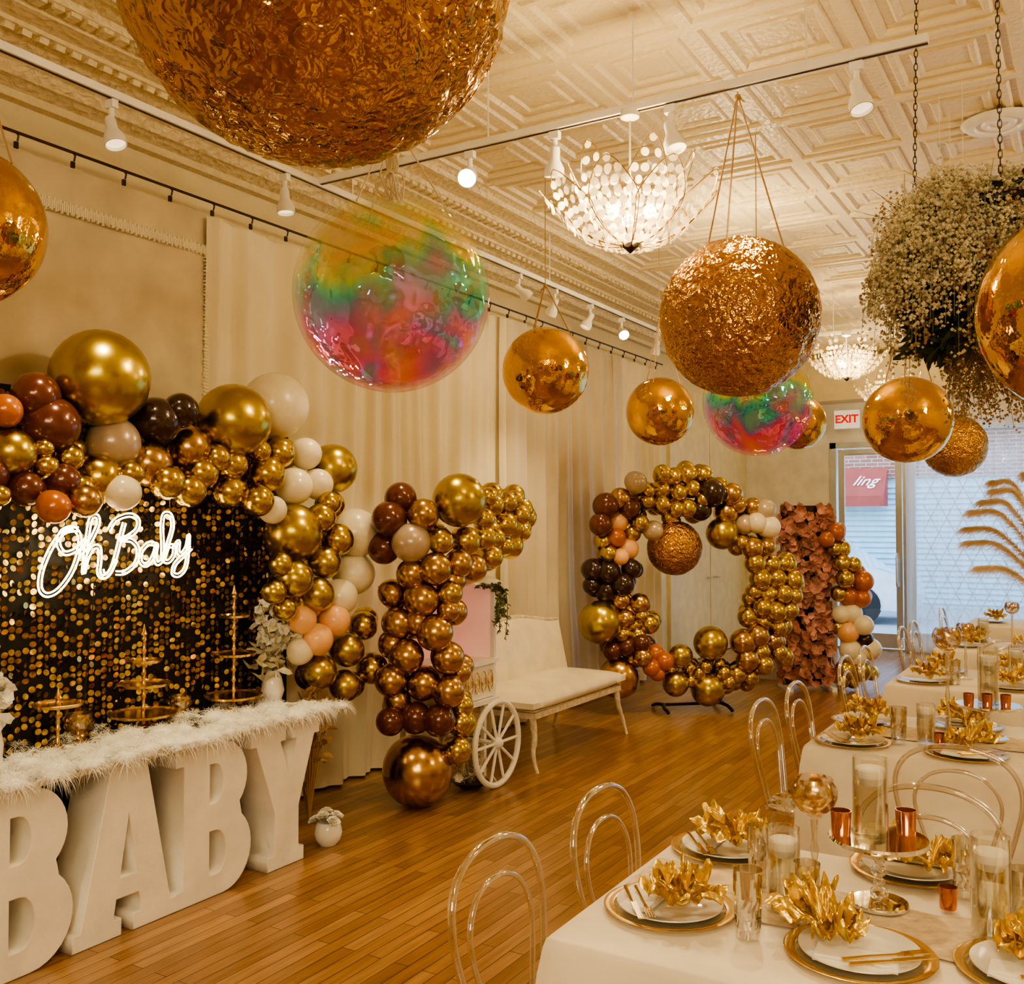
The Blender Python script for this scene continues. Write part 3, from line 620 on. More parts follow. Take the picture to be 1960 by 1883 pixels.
def ringplace(px,py,rp):
    d=ray(px,py); t_=(RP-CP).dot(RN)/d.dot(RN)+rnd(-.08,.06); return CP+d*t_,t_
A3=[(1160,968,23,'brown'),(1187,953,18,'bronze'),(1205,972,19,'brown','right cocoa balloon'),(1150,1003,20,'brown'),(1183,1000,17,'peach'),(1155,1035,17,'gold'),(1180,1028,16,'rust'),(1202,1050,18,'peach','largest peach balloon'),(1165,1058,15,'gold'),(1188,1065,14,'peach'),(1210,1020,15,'gold'),
(1217,923,19,'taupe','upper taupe balloon'),(1240,938,13,'gold'),(1268,905,15,'gold'),(1290,912,16,'gold'),(1316,908,17,'gold'),(1345,908,17,'gold','highest right gold balloon'),(1266,936,17,'gold'),(1236,958,16,'gold'),(1266,965,18,'gold'),(1300,942,15,'gold'),(1325,935,15,'gold'),(1362,943,24,'dark','big dark top balloon'),(1340,975,19,'dark'),(1316,972,16,'gold'),(1294,974,15,'gold'),(1250,1015,17,'taupe'),(1226,1000,14,'gold'),(1377,928,14,'gold'),(1400,945,19,'bronze'),(1390,980,20,'bronze'),(1412,965,15,'bronze'),(1382,1020,27,'olive','big gold inner balloon'),(1440,970,16,'bronze'),(1465,975,18,'taupe'),(1448,1000,17,'white'),(1426,1003,17,'taupe'),(1472,1008,19,'white','lower right cream balloon'),(1440,1048,19,'bronze'),(1420,1038,13,'gold'),(1468,1045,15,'bronze'),(1280,990,13,'gold'),(1345,955,13,'gold'),
(1445,1077,18,'gold'),(1475,1080,17,'gold'),(1500,1078,14,'gold'),(1455,1107,19,'gold'),(1486,1106,17,'gold'),(1518,1110,18,'gold','rightmost gold balloon'),(1443,1132,14,'gold'),(1470,1137,17,'gold'),(1500,1136,16,'gold'),(1522,1140,13,'gold'),(1460,1162,16,'gold'),(1486,1170,18,'gold'),(1512,1167,15,'gold'),(1432,1180,18,'gold'),(1460,1190,17,'gold'),(1490,1200,15,'gold'),(1450,1216,20,'bronze'),(1480,1226,17,'bronze'),(1422,1228,22,'bronze','big right bronze balloon'),(1490,1248,15,'gold'),(1455,1247,17,'gold'),(1462,1272,17,'gold'),(1430,1262,20,'bronze'),(1410,1290,16,'gold'),(1435,1295,16,'gold'),(1385,1287,14,'gold'),(1360,1230,33,'olive','big gold lower balloon'),(1355,1318,33,'olive','big gold bottom balloon'),(1338,1287,12,'gold'),(1320,1277,14,'gold'),(1350,1275,12,'gold'),(1303,1255,20,'olive'),(1293,1307,22,'olive'),(1376,1270,13,'gold'),(1322,1302,12,'gold'),(1395,1305,12,'gold'),(1285,1280,13,'gold'),
(1135,1090,20,'dark'),(1165,1095,20,'dark'),(1208,1088,17,'dark'),(1160,1130,20,'dark','lowest dark balloon'),(1193,1118,19,'dark'),(1132,1120,15,'dark'),(1188,1148,17,'bronze'),(1225,1155,18,'bronze'),(1206,1168,15,'gold'),(1148,1190,42,'olive','huge left gold balloon'),(1197,1184,17,'bronze'),(1213,1195,16,'gold'),(1243,1193,17,'gold'),(1228,1178,12,'gold'),(1192,1213,15,'gold'),(1220,1215,15,'gold'),(1200,1237,18,'brown'),(1228,1230,15,'brown'),(1230,1257,17,'bronze'),(1255,1250,16,'rust'),(1272,1265,16,'rust'),(1247,1277,15,'rust','lowest rust balloon'),(1258,1288,13,'rust'),(1185,1296,40,'bronze','huge bronze floor balloon'),(1213,1260,16,'bronze'),(1172,1245,16,'brown')]
garland(A3,ringplace,'on the ring arch',(-.5,.85,0),120,(15,20),.13,12,('gold','bronze','dark','brown'),24,1.16)
t=thing('balloon_ring_stand','black round hoop stand carrying the ring balloon arch','balloon stand',(RP.x,RP.y,0),ra)
zc=RP.z; hr=.78
m_=MB(); m_.tube([(hr*math.cos(a),.08,zc+hr*1.08*math.sin(a)) for a in [2*PI*k/48 for k in range(48)]],.016,8,True); m_.build('hoop','black_metal',t)
for sx in (-.3,.3):
    m_=MB(); m_.tube(cr([(sx,-.12,.018),(sx,-.10,.03),(sx,.0,.05),(sx*.9,.08,.06),(sx,.18,.05),(sx,.26,.03),(sx,.30,.018)],4),.016,8); m_.build('leg','black_metal',t)
MB().tube([(-.3,.08,.06),(.3,.08,.06)],.014,8).build('crossbar','black_metal',t)
bp,_=ringplace(1291,1048,53)
th=thing('foil_ball','crumpled copper gold ball hanging inside the balloon ring','hanging ball',tuple(bp)); R=53/FPX*8.8
o=bpy.data.objects.new('ball',foil_me); COL.objects.link(o); o.parent=th; o.scale=(R,R,R); MB().tube([(0,0,R*.97),(0,0,R+.2)],.004,5).build('string','rope',th)
A4=[(1600,1018,17,'rust','top rust balloon'),(1582,1032,14,'rust'),(1612,1050,15,'gold'),(1634,1080,14,'gold'),(1612,1078,17,'gold'),(1652,1112,19,'rust','big right rust balloon'),(1618,1107,17,'gold'),(1625,1140,19,'rust'),(1649,1144,17,'rust'),(1606,1135,15,'gold'),(1630,1173,19,'white'),(1610,1175,16,'white'),(1653,1196,18,'white'),(1624,1210,19,'peach','peach balloon'),(1654,1224,17,'dark','single dark balloon'),(1666,1242,20,'white'),(1628,1244,20,'white'),(1618,1282,19,'gold'),(1647,1284,19,'gold','lowest right gold balloon'),(1632,1303,13,'gold'),(1612,1303,13,'gold'),(1643,1260,15,'white'),(1605,1200,14,'gold'),(1640,1100,13,'rust'),(1668,1288,13,'gold'),(1598,1050,13,'gold')]
garland(A4,lambda px,py,rp: PD(px,py,10.0+rnd(-.05,.06)),'beside the flower panel',(-.5,.85,0),14,(13,17),.15,8,('gold','white','rust'),6,1.08)
sm=MB(); cols=[]; order=list(CW)
for p,R,c in stuffv:
    a=len(sm.f); sm.sphere(p,R,18,12); cols+= [order.index(c)]*(len(sm.f)-a)
me=bpy.data.meshes.new('balloon_filler'); me.from_pydata(sm.v,[],sm.f); me.shade_smooth()
for c in order: me.materials.append(M[c])
me.polygons.foreach_set('material_index',cols); o=bpy.data.objects.new('balloon_filler',me); COL.objects.link(o)
tag(o,'small filler balloons packed behind the front ones of the garlands','balloons',kind='stuff')
# ------------------------------------------------------------------ flower panel
def flower(m_,c,n,r,pet=5,cup=.35,w=.9):
    n=Vector(n).normalized(); u=n.orthogonal().normalized(); v=n.cross(u); off=rnd(0,6)
    for k in range(pet):
        a=off+2*PI*k/pet; d=(u*math.cos(a)+v*math.sin(a))*1+n*cup; m_.leaf(c,d,r,r*w,n)
bp,_=PZ(1545,1318,0)
t=thing('flower_panel','tall narrow panel covered in dusty rose silk flowers','flower panel',tuple(bp),YAW)
MB().box((0,.06,.96),(.48,.05,1.84)).build('backing','dark_metal',t,False)
for sx in (-.22,.22): MB().box((sx,.0,.02),(.05,.4,.04)).build('foot','white_metal',t,False)
m_=MB()
for k in range(430):
    x=rnd(-.25,.25); z=rnd(.06,1.86); y=rnd(-.08,.02)
    flower(m_,(x,y,z),(rnd(-.8,.8),-1,rnd(-.6,.8)),rnd(.045,.075),5,.5,1.0)
for k in range(150):
    z=rnd(.06,1.88); flower(m_,(random.choice((-.25,.25)),rnd(-.02,.08),z),(random.choice((-1,1)),-.4,rnd(-.5,.5)),rnd(.045,.07))
o=m_.build('silk_flowers','rose_silk',t); o['kind']='stuff'
bp,_=PZ(1470,1300,0)
tag(MB().box((0,0,.13),(.42,.35,.26)).box((0,0,.265),(.44,.37,.02)).build('storage_box','white_metal',None,False,(bp.x,bp.y+.2,0)),'low white box on the floor behind the ring arch','box')
# ------------------------------------------------------------------ BABY table
XF=-3.5; ZTAB=.70
def curve_letter(name,polys,w,h,depth,label,y0):
    c=bpy.data.curves.new('l','CURVE'); c.dimensions='2D'; c.fill_mode='BOTH'; c.extrude=depth/2; c.bevel_depth=.004; c.bevel_resolution=1
    for pl in polys:
        sp=c.splines.new('POLY'); sp.points.add(len(pl)-1)
        for i,(x,y) in enumerate(pl): sp.points[i].co=(x*w,y*h,0,1)
        sp.use_cyclic_u=True
    o=bpy.data.objects.new('l',c); COL.objects.link(o); dg=bpy.context.evaluated_depsgraph_get(); me=bpy.data.meshes.new_from_object(o.evaluated_get(dg)); bpy.data.objects.remove(o)
    me.materials.clear(); me.materials.append(M['foam']); r=bpy.data.objects.new(name,me); COL.objects.link(r)
    r.matrix_world=Matrix(((0,0,1,XF-depth/2-.004),(1,0,0,y0),(0,1,0,0.004),(0,0,0,1))); tag(r,label,'letter'); return r
def arc(cx,cy,rx,ry,a0,a1,n=10): return [(cx+rx*math.cos(math.radians(a0+(a1-a0)*i/n)),cy+ry*math.sin(math.radians(a0+(a1-a0)*i/n))) for i in range(n+1)]
Bp=[[(0,0)]+arc(.62,.27,.38,.27,-90,50,12)+arc(.58,.75,.36,.25,-45,90,12)+[(0,1),(0,.90),(.10,.90),(.10,.10),(0,.10)],
    [(.42,.13)]+arc(.52,.28,.14,.15,-90,90,8)+[(.42,.43)],[(.42,.60)]+arc(.50,.735,.12,.135,-90,90,8)+[(.42,.87)]]
Ap=[[(0,0),(.44,0),(.44,.09),(.36,.09),(.39,.22),(.62,.22),(.65,.09),(.57,.09),(.57,0),(1,0),(1,.09),(.94,.09),(.68,1),(.34,1),(.07,.09),(0,.09)],[(.42,.33),(.60,.33),(.51,.74)]]
Yp=[[(.24,0),(.76,0),(.76,.09),(.68,.09),(.68,.40),(.92,.90),(1,.90),(1,1),(.58,1),(.58,.90),(.66,.90),(.54,.63),(.40,.90),(.48,.90),(.48,1),(0,1),(0,.90),(.07,.90),(.34,.40),(.34,.09),(.24,.09)]]
lh=ZTAB-.012
curve_letter('foam_letter',Bp,.46,lh,.22,'giant white foam letter B at the left photo edge',2.02)
curve_letter('foam_letter',Ap,.50,lh,.22,'giant white foam letter A under the dessert table',2.485)
curve_letter('foam_letter',Bp,.44,lh,.22,'giant white foam letter B between A and Y',2.985)
curve_letter('foam_letter',Yp,.47,lh,.22,'giant white foam letter Y at the table end',3.43)
t=thing('dessert_table','white dessert table board resting on giant foam letters','table',(-3.81,2.95,0))
MB().box((0,0,ZTAB+.008),(.66,2.2,.018)).build('tabletop','wood_dist',t,False)
MB().box((0,0,ZTAB+.0185),(.64,2.18,.003)).build('mirror_top','mirror',t,False)
for yy in (-1.0,1.0): MB().box((-.28,yy,ZTAB/2-.002),(.05,.05,ZTAB-.006)).build('leg','white_metal',t,False)
ZB=ZTAB+.0205
m_=MB()
def puff(cx,cy,cz,r,sc=(1.3,1.4,.75)):
    o=len(m_.v); m_.sphere((0,0,0),1,14,9)
    for i in range(o,len(m_.v)):
        v=Vector(m_.v[i]); k=r*(1+.35*noise.noise(v*1.8+Vector((cx*9,cy*9,0)))); m_.v[i]=(cx+v.x*k*sc[0],cy+v.y*k*sc[1],max(ZB,cz+v.z*k*sc[2]) if cx<-3.52 else cz+v.z*k*sc[2])
def fluff(cx,cy,cz,rr,n,ln,w=.0009):
    for k in range(n):
        a=rnd(0,2*PI); b=rnd(-.5,1.4); d=Vector((math.cos(a)*math.cos(b),math.sin(a)*math.cos(b),math.sin(b)))
        c=Vector((cx,cy,cz))+Vector((d.x*1.25,d.y*1.3,d.z*.75))*rr*rnd(.5,1)
        if c.x<-3.50 and c.z<ZB+.002: c.z=ZB+.002
        m_.blade(c,d+Vector((rnd(-1,1),rnd(-1,1),rnd(-.7,.5))),ln*rnd(.4,1.4),w,1.2)
y=1.9
while y<4.08:
    big=.5+.5*noise.noise(Vector((y*4,0,0)))
    for x in (-3.47,-3.55,-3.65,-3.75):
        if x<-3.6 and random.random()<.5: continue
        r0=rnd(.018,.040)+.030*big; xx=x+rnd(-.04,.02); yy=y+rnd(-.04,.04)
        puff(xx,yy,ZB+r0*.35,r0*.7); fluff(xx,yy,ZB+r0*.35,r0,270,.055)
    y+=.085
for k in range(34):
    yy=rnd(1.9,4.05); xx=rnd(-4.05,-3.7); fluff(xx,yy,ZB+.01,.025,90,.06)
for k in range(22):
    b=Vector((rnd(-3.70,-3.44),rnd(1.95,4.05),ZB+rnd(.03,.07))); a=rnd(0,2*PI); d=Vector((math.cos(a),math.sin(a),rnd(-.3,.3))); L_=rnd(.08,.15)
    for q in range(90):
        f=q/90; sd=Vector((-d.y,d.x,rnd(-.2,.2)))*(1 if q%2 else -1); m_.blade(b+d*L_*f,sd+d*.7,.035*math.sin(PI*(.15+.85*f))+.008,.0009,.6)
o=m_.build('feather_garland','fur',None,True,None,180); tag(o,'fluffy white feather garland along the dessert table edge','feathers',kind='stuff')
def stand(loc,label,tiers,h,cat='cake stand'):
    t=thing('cake_stand',label,cat,loc)
    MB().lathe([(0,.0),(.075,.0),(.075,.008),(.03,.018),(.012,.03),(.012,.03)],24).build('base','brass',t)
    pr=[]; z=.025
    while z<h-.03: pr+=[(.008,z),(.014,z+.012),(.008,z+.024),(.007,z+.05)]; z+=.055
    pr+=[(.006,h-.03),(.018,h-.015),(.010,h),(.004,h+.025),(0,h+.035)]
    MB().lathe(pr,14).build('stem','brass',t)
    for z,r in tiers: MB().lathe([(0,z),(r,z),(r+.006,z+.012),(r+.002,z+.014),(r-.006,z+.006),(0,z+.006)],32).build('tray','brass',t)
def on_tab(px,X,z=ZB): p,_=PX(px,1300,X); return (X,p.y,z)
stand(on_tab(275,-3.96),'three tier brass cake stand centred on the dessert table',[(.06,.155),(.20,.12),(.31,.08)],.46)
stand(on_tab(447,-3.96),'tallest tiered brass cake stand near the white orchids',[(.06,.150),(.28,.115),(.48,.075)],.62)
stand(on_tab(112,-3.88),'small low brass cake stand at the table left',[(.19,.10)],.24)
def goblet(loc,h,r,label,name='goblet'):
    t=thing(name,label,'goblet',loc)
    MB().lathe([(0,0),(r*.75,0),(r*.75,.004),(r*.2,.012),(.006,.025),(.012,h*.15),(.006,h*.28),(.011,h*.36),(.006,h*.46),(.010,h-2*r-.004),(.02,h-2*r+.002)],20).build('stem','crystal',t)
    zc_=h-r*.92; pr=[(max(.001,r*math.sin(a)),zc_-r*math.cos(a)) for a in [k*PI/14 for k in range(0,11)]]
    pr=[(0,zc_-r)]+pr[1:]+[(p_[0]*.97,p_[1]) for p_ in reversed(pr[1:])]
    MB().lathe(pr,26).build('bowl','mercury',t); return t
def bowlcup(loc,r,label):
    t=thing('mercury_glass_votive',label,'candle holder',loc)
    MB().lathe([(0,0),(r*.6,0),(r*.5,.01),(r*.85,r*.5),(r,r*1.0),(r*.88,r*1.55),(r*.84,r*1.55),(r*.95,r),(r*.8,r*.5),(0,.02)],24).build('bowl','mercury',t)
    MB().lathe([(0,r*.5),(r*.4,r*.5),(r*.4,r*.9),(0,r*.9)],16).build('candle','wax',t)
bowlcup(on_tab(152,-4.07),.065,'gold mercury glass candle bowl at the sequin wall left')
bowlcup(on_tab(345,-4.07),.062,'gold mercury glass candle bowl beside the middle cake stand')
t=thing('flower_arrangement','tall white orchid arrangement at the right table end','flowers',on_tab(522,-3.98))
m_=MB().lathe([(0,0),(.05,0),(.065,.05),(.05,.12),(.035,.15),(.04,.16)],20); m_.build('vase','porcelain',t)
S_=MB(); P_=MB(); Lf=MB()
for k in range(15):
    a=rnd(0,2*PI); sp=rnd(.05,.17); h=rnd(.22,.44); pts=cr([(0,0,.14),(math.cos(a)*sp*.4,math.sin(a)*sp*.4,.14+h*.6),(math.cos(a)*sp,math.sin(a)*sp,.12+h)],6); S_.tube(pts,.002,4)
    for q in pts[5::2]:
        for _ in range(2): flower(P_,q+Vector((rnd(-.03,.03),rnd(-.03,.03),rnd(-.03,.03))),(rnd(-1,1),rnd(-1,1),rnd(-.3,1)),rnd(.022,.038),5,.3,1)
for k in range(60): Lf.leaf((rnd(-.1,.1),rnd(-.1,.1),rnd(.1,.4)),(rnd(-1,1),rnd(-1,1),rnd(-.6,.8)),.09,.045)
S_.build('stem','stem',t); P_.build('blossom','white_petal',t); Lf.build('leaf','gyp',t)
t=thing('flower_arrangement','white flowers at the extreme left edge of dessert table','flowers',on_tab(-8,-3.95))
P_=MB(); 
for k in range(30): flower(P_,(rnd(-.05,.05),rnd(-.05,.05),rnd(.12,.34)),(rnd(-1,1),rnd(-1,1),rnd(-.3,1)),rnd(.03,.045),6,.5,1)
P_.build('blossom','white_petal',t); MB().lathe([(0,0),(.03,0),(.035,.06),(.02,.14),(.025,.16)],16).build('vase','porcelain',t)
# sequin backdrop
t=thing('sequin_backdrop','black backdrop panel covered in shimmering round gold sequins','backdrop',(-4.175,0,0))
MB().box((-.02,3.15,1.17),(.02,2.45,2.3)).build('backing_panel','sequin_back',t,False)
m_=MB(); pit=.034
for i in range(int(2.4/pit)):
    for j in range(int(1.6/pit)):
        y=1.95+i*pit; z=2.28-j*pit-.008*(i%2)
        if z<.66: continue
        cl=noise.noise(Vector((y*6,z*16,1)))
        if random.random()<.22-.5*cl: continue
        nrm=Vector((1,cl*.4+rnd(-.55,.55),-.12+rnd(-.5,.5)))
        m_.disc((.004+rnd(0,.008),y,z),.0148,nrm,10)
o=m_.build('sequins','sequin',t,False); o['kind']='stuff'
# neon sign
XN=-4.02
strokes=[[(150,1012),(122,1018),(98,1048),(80,1092),(77,1125),(90,1138),(112,1128),(136,1096),(150,1058),(152,1025),(138,1010),(118,1018),(112,1040),(124,1058),(148,1050),(168,1028)],
[(150,1062),(170,1040),(187,1005),(186,988),(174,992),(168,1022),(163,1062),(160,1096),(166,1070),(178,1048),(190,1048),(191,1072),(189,1095),(197,1104),(210,1094),(222,1070)],
[(238,1000),(230,1030),(222,1062),(212,1092),(200,1103),(195,1090)],[(208,1015),(222,994),(248,985),(264,994),(262,1012),(246,1026),(232,1032),(252,1034),(264,1050),(260,1076),(240,1094),(222,1096)],
[(300,1042),(284,1040),(270,1056),(270,1076),(282,1080),(294,1062),(300,1042),(297,1066),(302,1078),(314,1066),(322,1040)],
[(310,1072),(320,1044),(330,1008),(326,985),(314,984),(310,1004),(311,1040),(312,1068),(322,1074),(332,1062),(333,1046),(324,1044)],
[(333,1048),(342,1036),(341,1054),(347,1060),(357,1046),(361,1024),(360,1050),(355,1085),(342,1100),(331,1096),(336,1078),(352,1062),(366,1048)]]
t=thing('neon_sign','glowing warm white neon script reading Oh Baby on sequins','neon sign',(XN,0,0))
for st in strokes:
    pts=[]
    for px,py in st: p,_=PX(px,py,XN); pts.append(Vector((0,p.y,p.z)))
    cc=cr(pts,7); n_=len(cc); offs=[]
    for i,q in enumerate(cc):
        d=(cc[min(i+1,n_-1)]-cc[max(i-1,0)]); d=d.normalized() if d.length>1e-6 else Vector((0,1,0)); offs.append(Vector((0,-d.z,d.y))*.0085)
    for sg in (1,-1): MB().tube([q+o_*sg for q,o_ in zip(cc,offs)],.0045,6).build('neon_tube','neon',t)
for px in (255,325):
    a,_=PX(px,990,XN); b,_=PX(px-10 if px<300 else px,940,XN); MB().tube([(0,a.y,a.z),(0,b.y,b.z+.1)],.002,4).build('chain','brass',t)
a,_=PX(180,1140,XN); m_=MB(); m_.tube(cr([(0,a.y,a.z+.06),(-.04,a.y+.02,a.z-.1),(-.06,a.y,a.z-.5),(-.03,a.y+.01,.74)],5),.003,5); m_.build('power_cord','rubber',t)
# ------------------------------------------------------------------ rose pot, bench, cart
bp,_=PZ(628,1615,0)
t=thing('flower_pot','small white vase of ivory roses on the floor beside letter Y','flower pot',tuple(bp))
MB().lathe([(0,0),(.045,0),(.068,.03),(.075,.065),(.066,.105),(.055,.12),(.05,.12),(.06,.1),(0,.09)],28).build('pot','porcelain',t)
m_=MB()
for (x,y,z) in ((-.05,0,.15),(.04,.02,.16),(0,-.04,.165),(.01,.05,.15),(-.02,.01,.175),(.06,-.03,.145),(-.05,-.045,.14),(0,0,.14)):
    for q in range(4): flower(m_,(x,y,z-.006*q),(x*6+rnd(-.2,.2),y*6+rnd(-.2,.2),1),.018+.008*q,6,1.6-.42*q,1.3)
m_.build('rose_blossoms','white_petal',t)
t=thing('bench','ivory upholstered bench with splayed legs along the drapes','bench',(-3.66,6.60,0))
hw=.74
def cushion(cx,cy,cz,dx,dy,dz,n=24,bulge=.03):
    m_=MB(); vs=[];fs=[];nx=10
    def g(u): return max(0,1-abs(2*u-1)**6)
    for top in (1,-1):
        for i in range(n+1):
            for j in range(nx+1):
                u=i/n;v=j/nx; e=g(u)*g(v); vs.append((cx+(v-.5)*dx,cy+(u-.5)*dy,cz+top*(dz/2*(.3+.7*e**.5)+(bulge*math.sin(PI*u)*math.sin(PI*v) if top>0 else 0))))
    for i in range(n):
        for j in range(nx):
            a=i*(nx+1)+j; fs.append((a,a+1,a+nx+2,a+nx+1)); b=a+(n+1)*(nx+1); fs.append((b,b+nx+1,b+nx+2,b+1))
    N1=(n+1)*(nx+1); bd=[j for j in range(nx)]+[i*(nx+1)+nx for i in range(n)]+[n*(nx+1)+j for j in range(nx,0,-1)]+[i*(nx+1) for i in range(n,0,-1)]
    for a,b in zip(bd,bd[1:]+bd[:1]): fs.append((a,a+N1,b+N1,b))
    return m_.add(vs,fs)
cushion(.02,0,.45,.62,2*hw+.03,.13).build('seat','upholstery',t,ang=60)
m_=MB(); nu=24
vs=[];fs=[]
for s_ in (0,1):
    for i in range(nu+1):
        u=i/nu; y=-hw+.03+(2*hw-.06)*u; zt=.92+.035*math.cos((u-.5)*2*PI)
        for k in range(9):
            v=k/8; z=.47+(zt-.47)*v; x=-.22-.09*v+(-.0 if s_ else .05+.05*math.sin(PI*u)**.5*math.sin(PI*v)**.5); vs.append((x,y,z))
for s_ in (0,1):
    for i in range(nu):
        for k in range(8): a=s_*(nu+1)*9+i*9+k; fs.append((a,a+1,a+10,a+9))
for i in range(nu):
    a=i*9+8; b=(nu+1)*9+a; fs.append((a,b,b+9,a+9))
for i in (0,nu):
    for k in range(8): a=i*9+k; b=(nu+1)*9+a; fs.append((a,b,b+1,a+1))
m_.add(vs,fs); m_.build('backrest','upholstery',t)
MB().tube([(-.22,-hw,.40),(-.30,-hw,.90)]+[(-.30,-hw+2*hw*u/16,.93+.035*math.cos((u/16-.5)*2*PI)) for u in range(1,16)]+[(-.30,hw,.90),(-.22,hw,.40)],.017,8).build('back_frame','wood_dist',t)
m_=MB(); m_.box((.30,0,.375),(.03,2*hw-.08,.04)); m_.box((-.24,0,.375),(.03,2*hw-.08,.04)); m_.box((0.03,-hw+.05,.375),(.54,.03,.04)); m_.box((0.03,hw-.05,.375),(.54,.03,.04)); m_.build('seat_frame','wood_dist',t,False)
for sx in (-1,1):
    for sy in (-1,1):
        b=Vector((.28 if sx>0 else -.24,sy*(hw-.06),.37)); e=Vector((.35 if sx>0 else -.32,sy*(hw-.01),0)); MB().tube(cr([b,b+Vector((.02*sx,.005*sy,-.14)),e+Vector((-.035*sx,0,.12)),e],5),[.024]*4+[.020]*4+[.016]*4+[.012]*4,8).build('leg','wood_dist',t)
t=thing('flower_cart','white vendor cart with spoked wheel behind the middle column','cart',(-3.70,5.40,0))
for sx in (-.17,.17):
    for sy in (-.25,.25): MB().box((sx,sy,.90),(.03,.03,.80)).build('post','white_metal',t,False)
MB().box((0,0,.52),(.40,.56,.03)).box((0,0,.78),(.40,.56,.03)).build('shelf','white_metal',t,False)
MB().box((0,.0,.65),(.34,.50,.22)).build('drawer_box','white_metal',t,False)
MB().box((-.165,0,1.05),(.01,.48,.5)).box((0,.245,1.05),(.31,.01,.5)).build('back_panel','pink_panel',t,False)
m_=MB()
for k in range(6):
    y=-.20+k*.08; m_.tube([(.18,y+.028*math.cos(a),.65+.07*math.sin(a)) for a in [q*PI/6 for q in range(12)]],.004,5,True)
    m_.tube([(.18,y+.02*math.cos(a),.65+.028*math.sin(a)) for a in [q*PI/5 for q in range(10)]],.003,5,True)
m_.build('filigree','brass',t)
m_=MB(); m_.add([(-.22,-.30,1.30),(.22,-.30,1.30),(.22,.30,1.30),(-.22,.30,1.30),(0,-.30,1.38),(0,.30,1.38)],[(0,1,4),(3,5,2),(0,4,5,3),(1,2,5,4),(0,3,2,1)]); m_.build('canopy','white_metal',t,False)
def wheel(px_,R=.265):
    c=Vector(px_); w=MB(); w.tube([c+Vector((0,R*math.cos(a),R*math.sin(a))) for a in [2*PI*k/36 for k in range(36)]],.019,8,True)
    o=w.build('wheel','white_metal',t)
    s_=MB()
    for k in range(10): a=2*PI*k/10; s_.tube([c,c+Vector((0,R*math.cos(a),R*math.sin(a)))],.010,6)
    s_.build('spokes','white_metal',o); MB().sphere(c,.04,12,8).build('hub','white_metal',o)
wheel((.34,.03,.284)); wheel((-.22,.03,.284))
MB().tube([(-.22,.03,.284),(.34,.03,.284)],.014,8).build('axle','white_metal',t)
for sy in (-.24,.24): MB().box((.1,sy,.26),(.03,.03,.52)).build('support_leg','white_metal',t,False)
m_=MB(); S_=MB()
p,_=PX(958,1110,-3.44)
for k in range(4):
    yy=p.y+rnd(-.10,.05); pts=cr([(-3.46,yy-.2,1.30),(-3.45,yy,1.27),(-3.44,yy+rnd(-.03,.05),1.15),(-3.45,yy+rnd(-.04,.04),rnd(.86,1.1))],6); S_.tube(pts,.003,4)
    for q in pts: 
        for _ in range(2): m_.leaf(q,(rnd(-1,1),rnd(-1,1),rnd(-1,.3)),.038,.026)
t=thing('ivy_garland','trailing green ivy hanging from the cart canopy by the bench','ivy'); S_.build('vine','stem',t); m_.build('leaf','ivy',t)
bp,_=PZ(900,1508,0)
t=thing('dried_flower_arrangement','low dried flower arrangement on the floor by the wheel','flowers',tuple(bp))
MB().lathe([(0,0),(.05,0),(.10,.03),(.12,.05),(.11,.05),(0,.03)],20).build('tray','dark_metal',t)
S_=MB();P_=MB();W_=MB()
for k in range(34):
    a=rnd(0,2*PI); sp=rnd(.02,.16); h=rnd(.15,.42); e=Vector((math.cos(a)*sp,math.sin(a)*sp,h)); S_.tube([(0,0,.03),e*.6,e],.0022,4)
    for q in range(14): P_.blade(e-Vector((0,0,q*.012)),(rnd(-1,1),rnd(-1,1),rnd(.3,1.5)),.05,.003)
for k in range(12): flower(W_,(rnd(-.12,.12),rnd(-.12,.12),rnd(.04,.12)),(rnd(-1,1),rnd(-1,1),.7),.035,6,.4,1)
S_.build('stem','stem',t); P_.build('dry_plume','pampas',t); W_.build('blossom','white_petal',t)
t=thing('dried_leaf_bundle','dried brown leaf bundle behind letter Y','flowers',(-3.86,4.22,0))
S_=MB();P_=MB()
for k in range(16):
    e=Vector((rnd(-.08,.08),rnd(-.08,.08),rnd(.45,.80))); S_.tube([(0,0,.0),e*.5,e],.004,4)
    for q in range(6): P_.leaf(e-Vector((0,0,q*.05)),(rnd(-1,1),rnd(-1,1),rnd(-.2,1)),.09,.035)
S_.build('stem','rope',t); P_.build('leaf','rope',t)
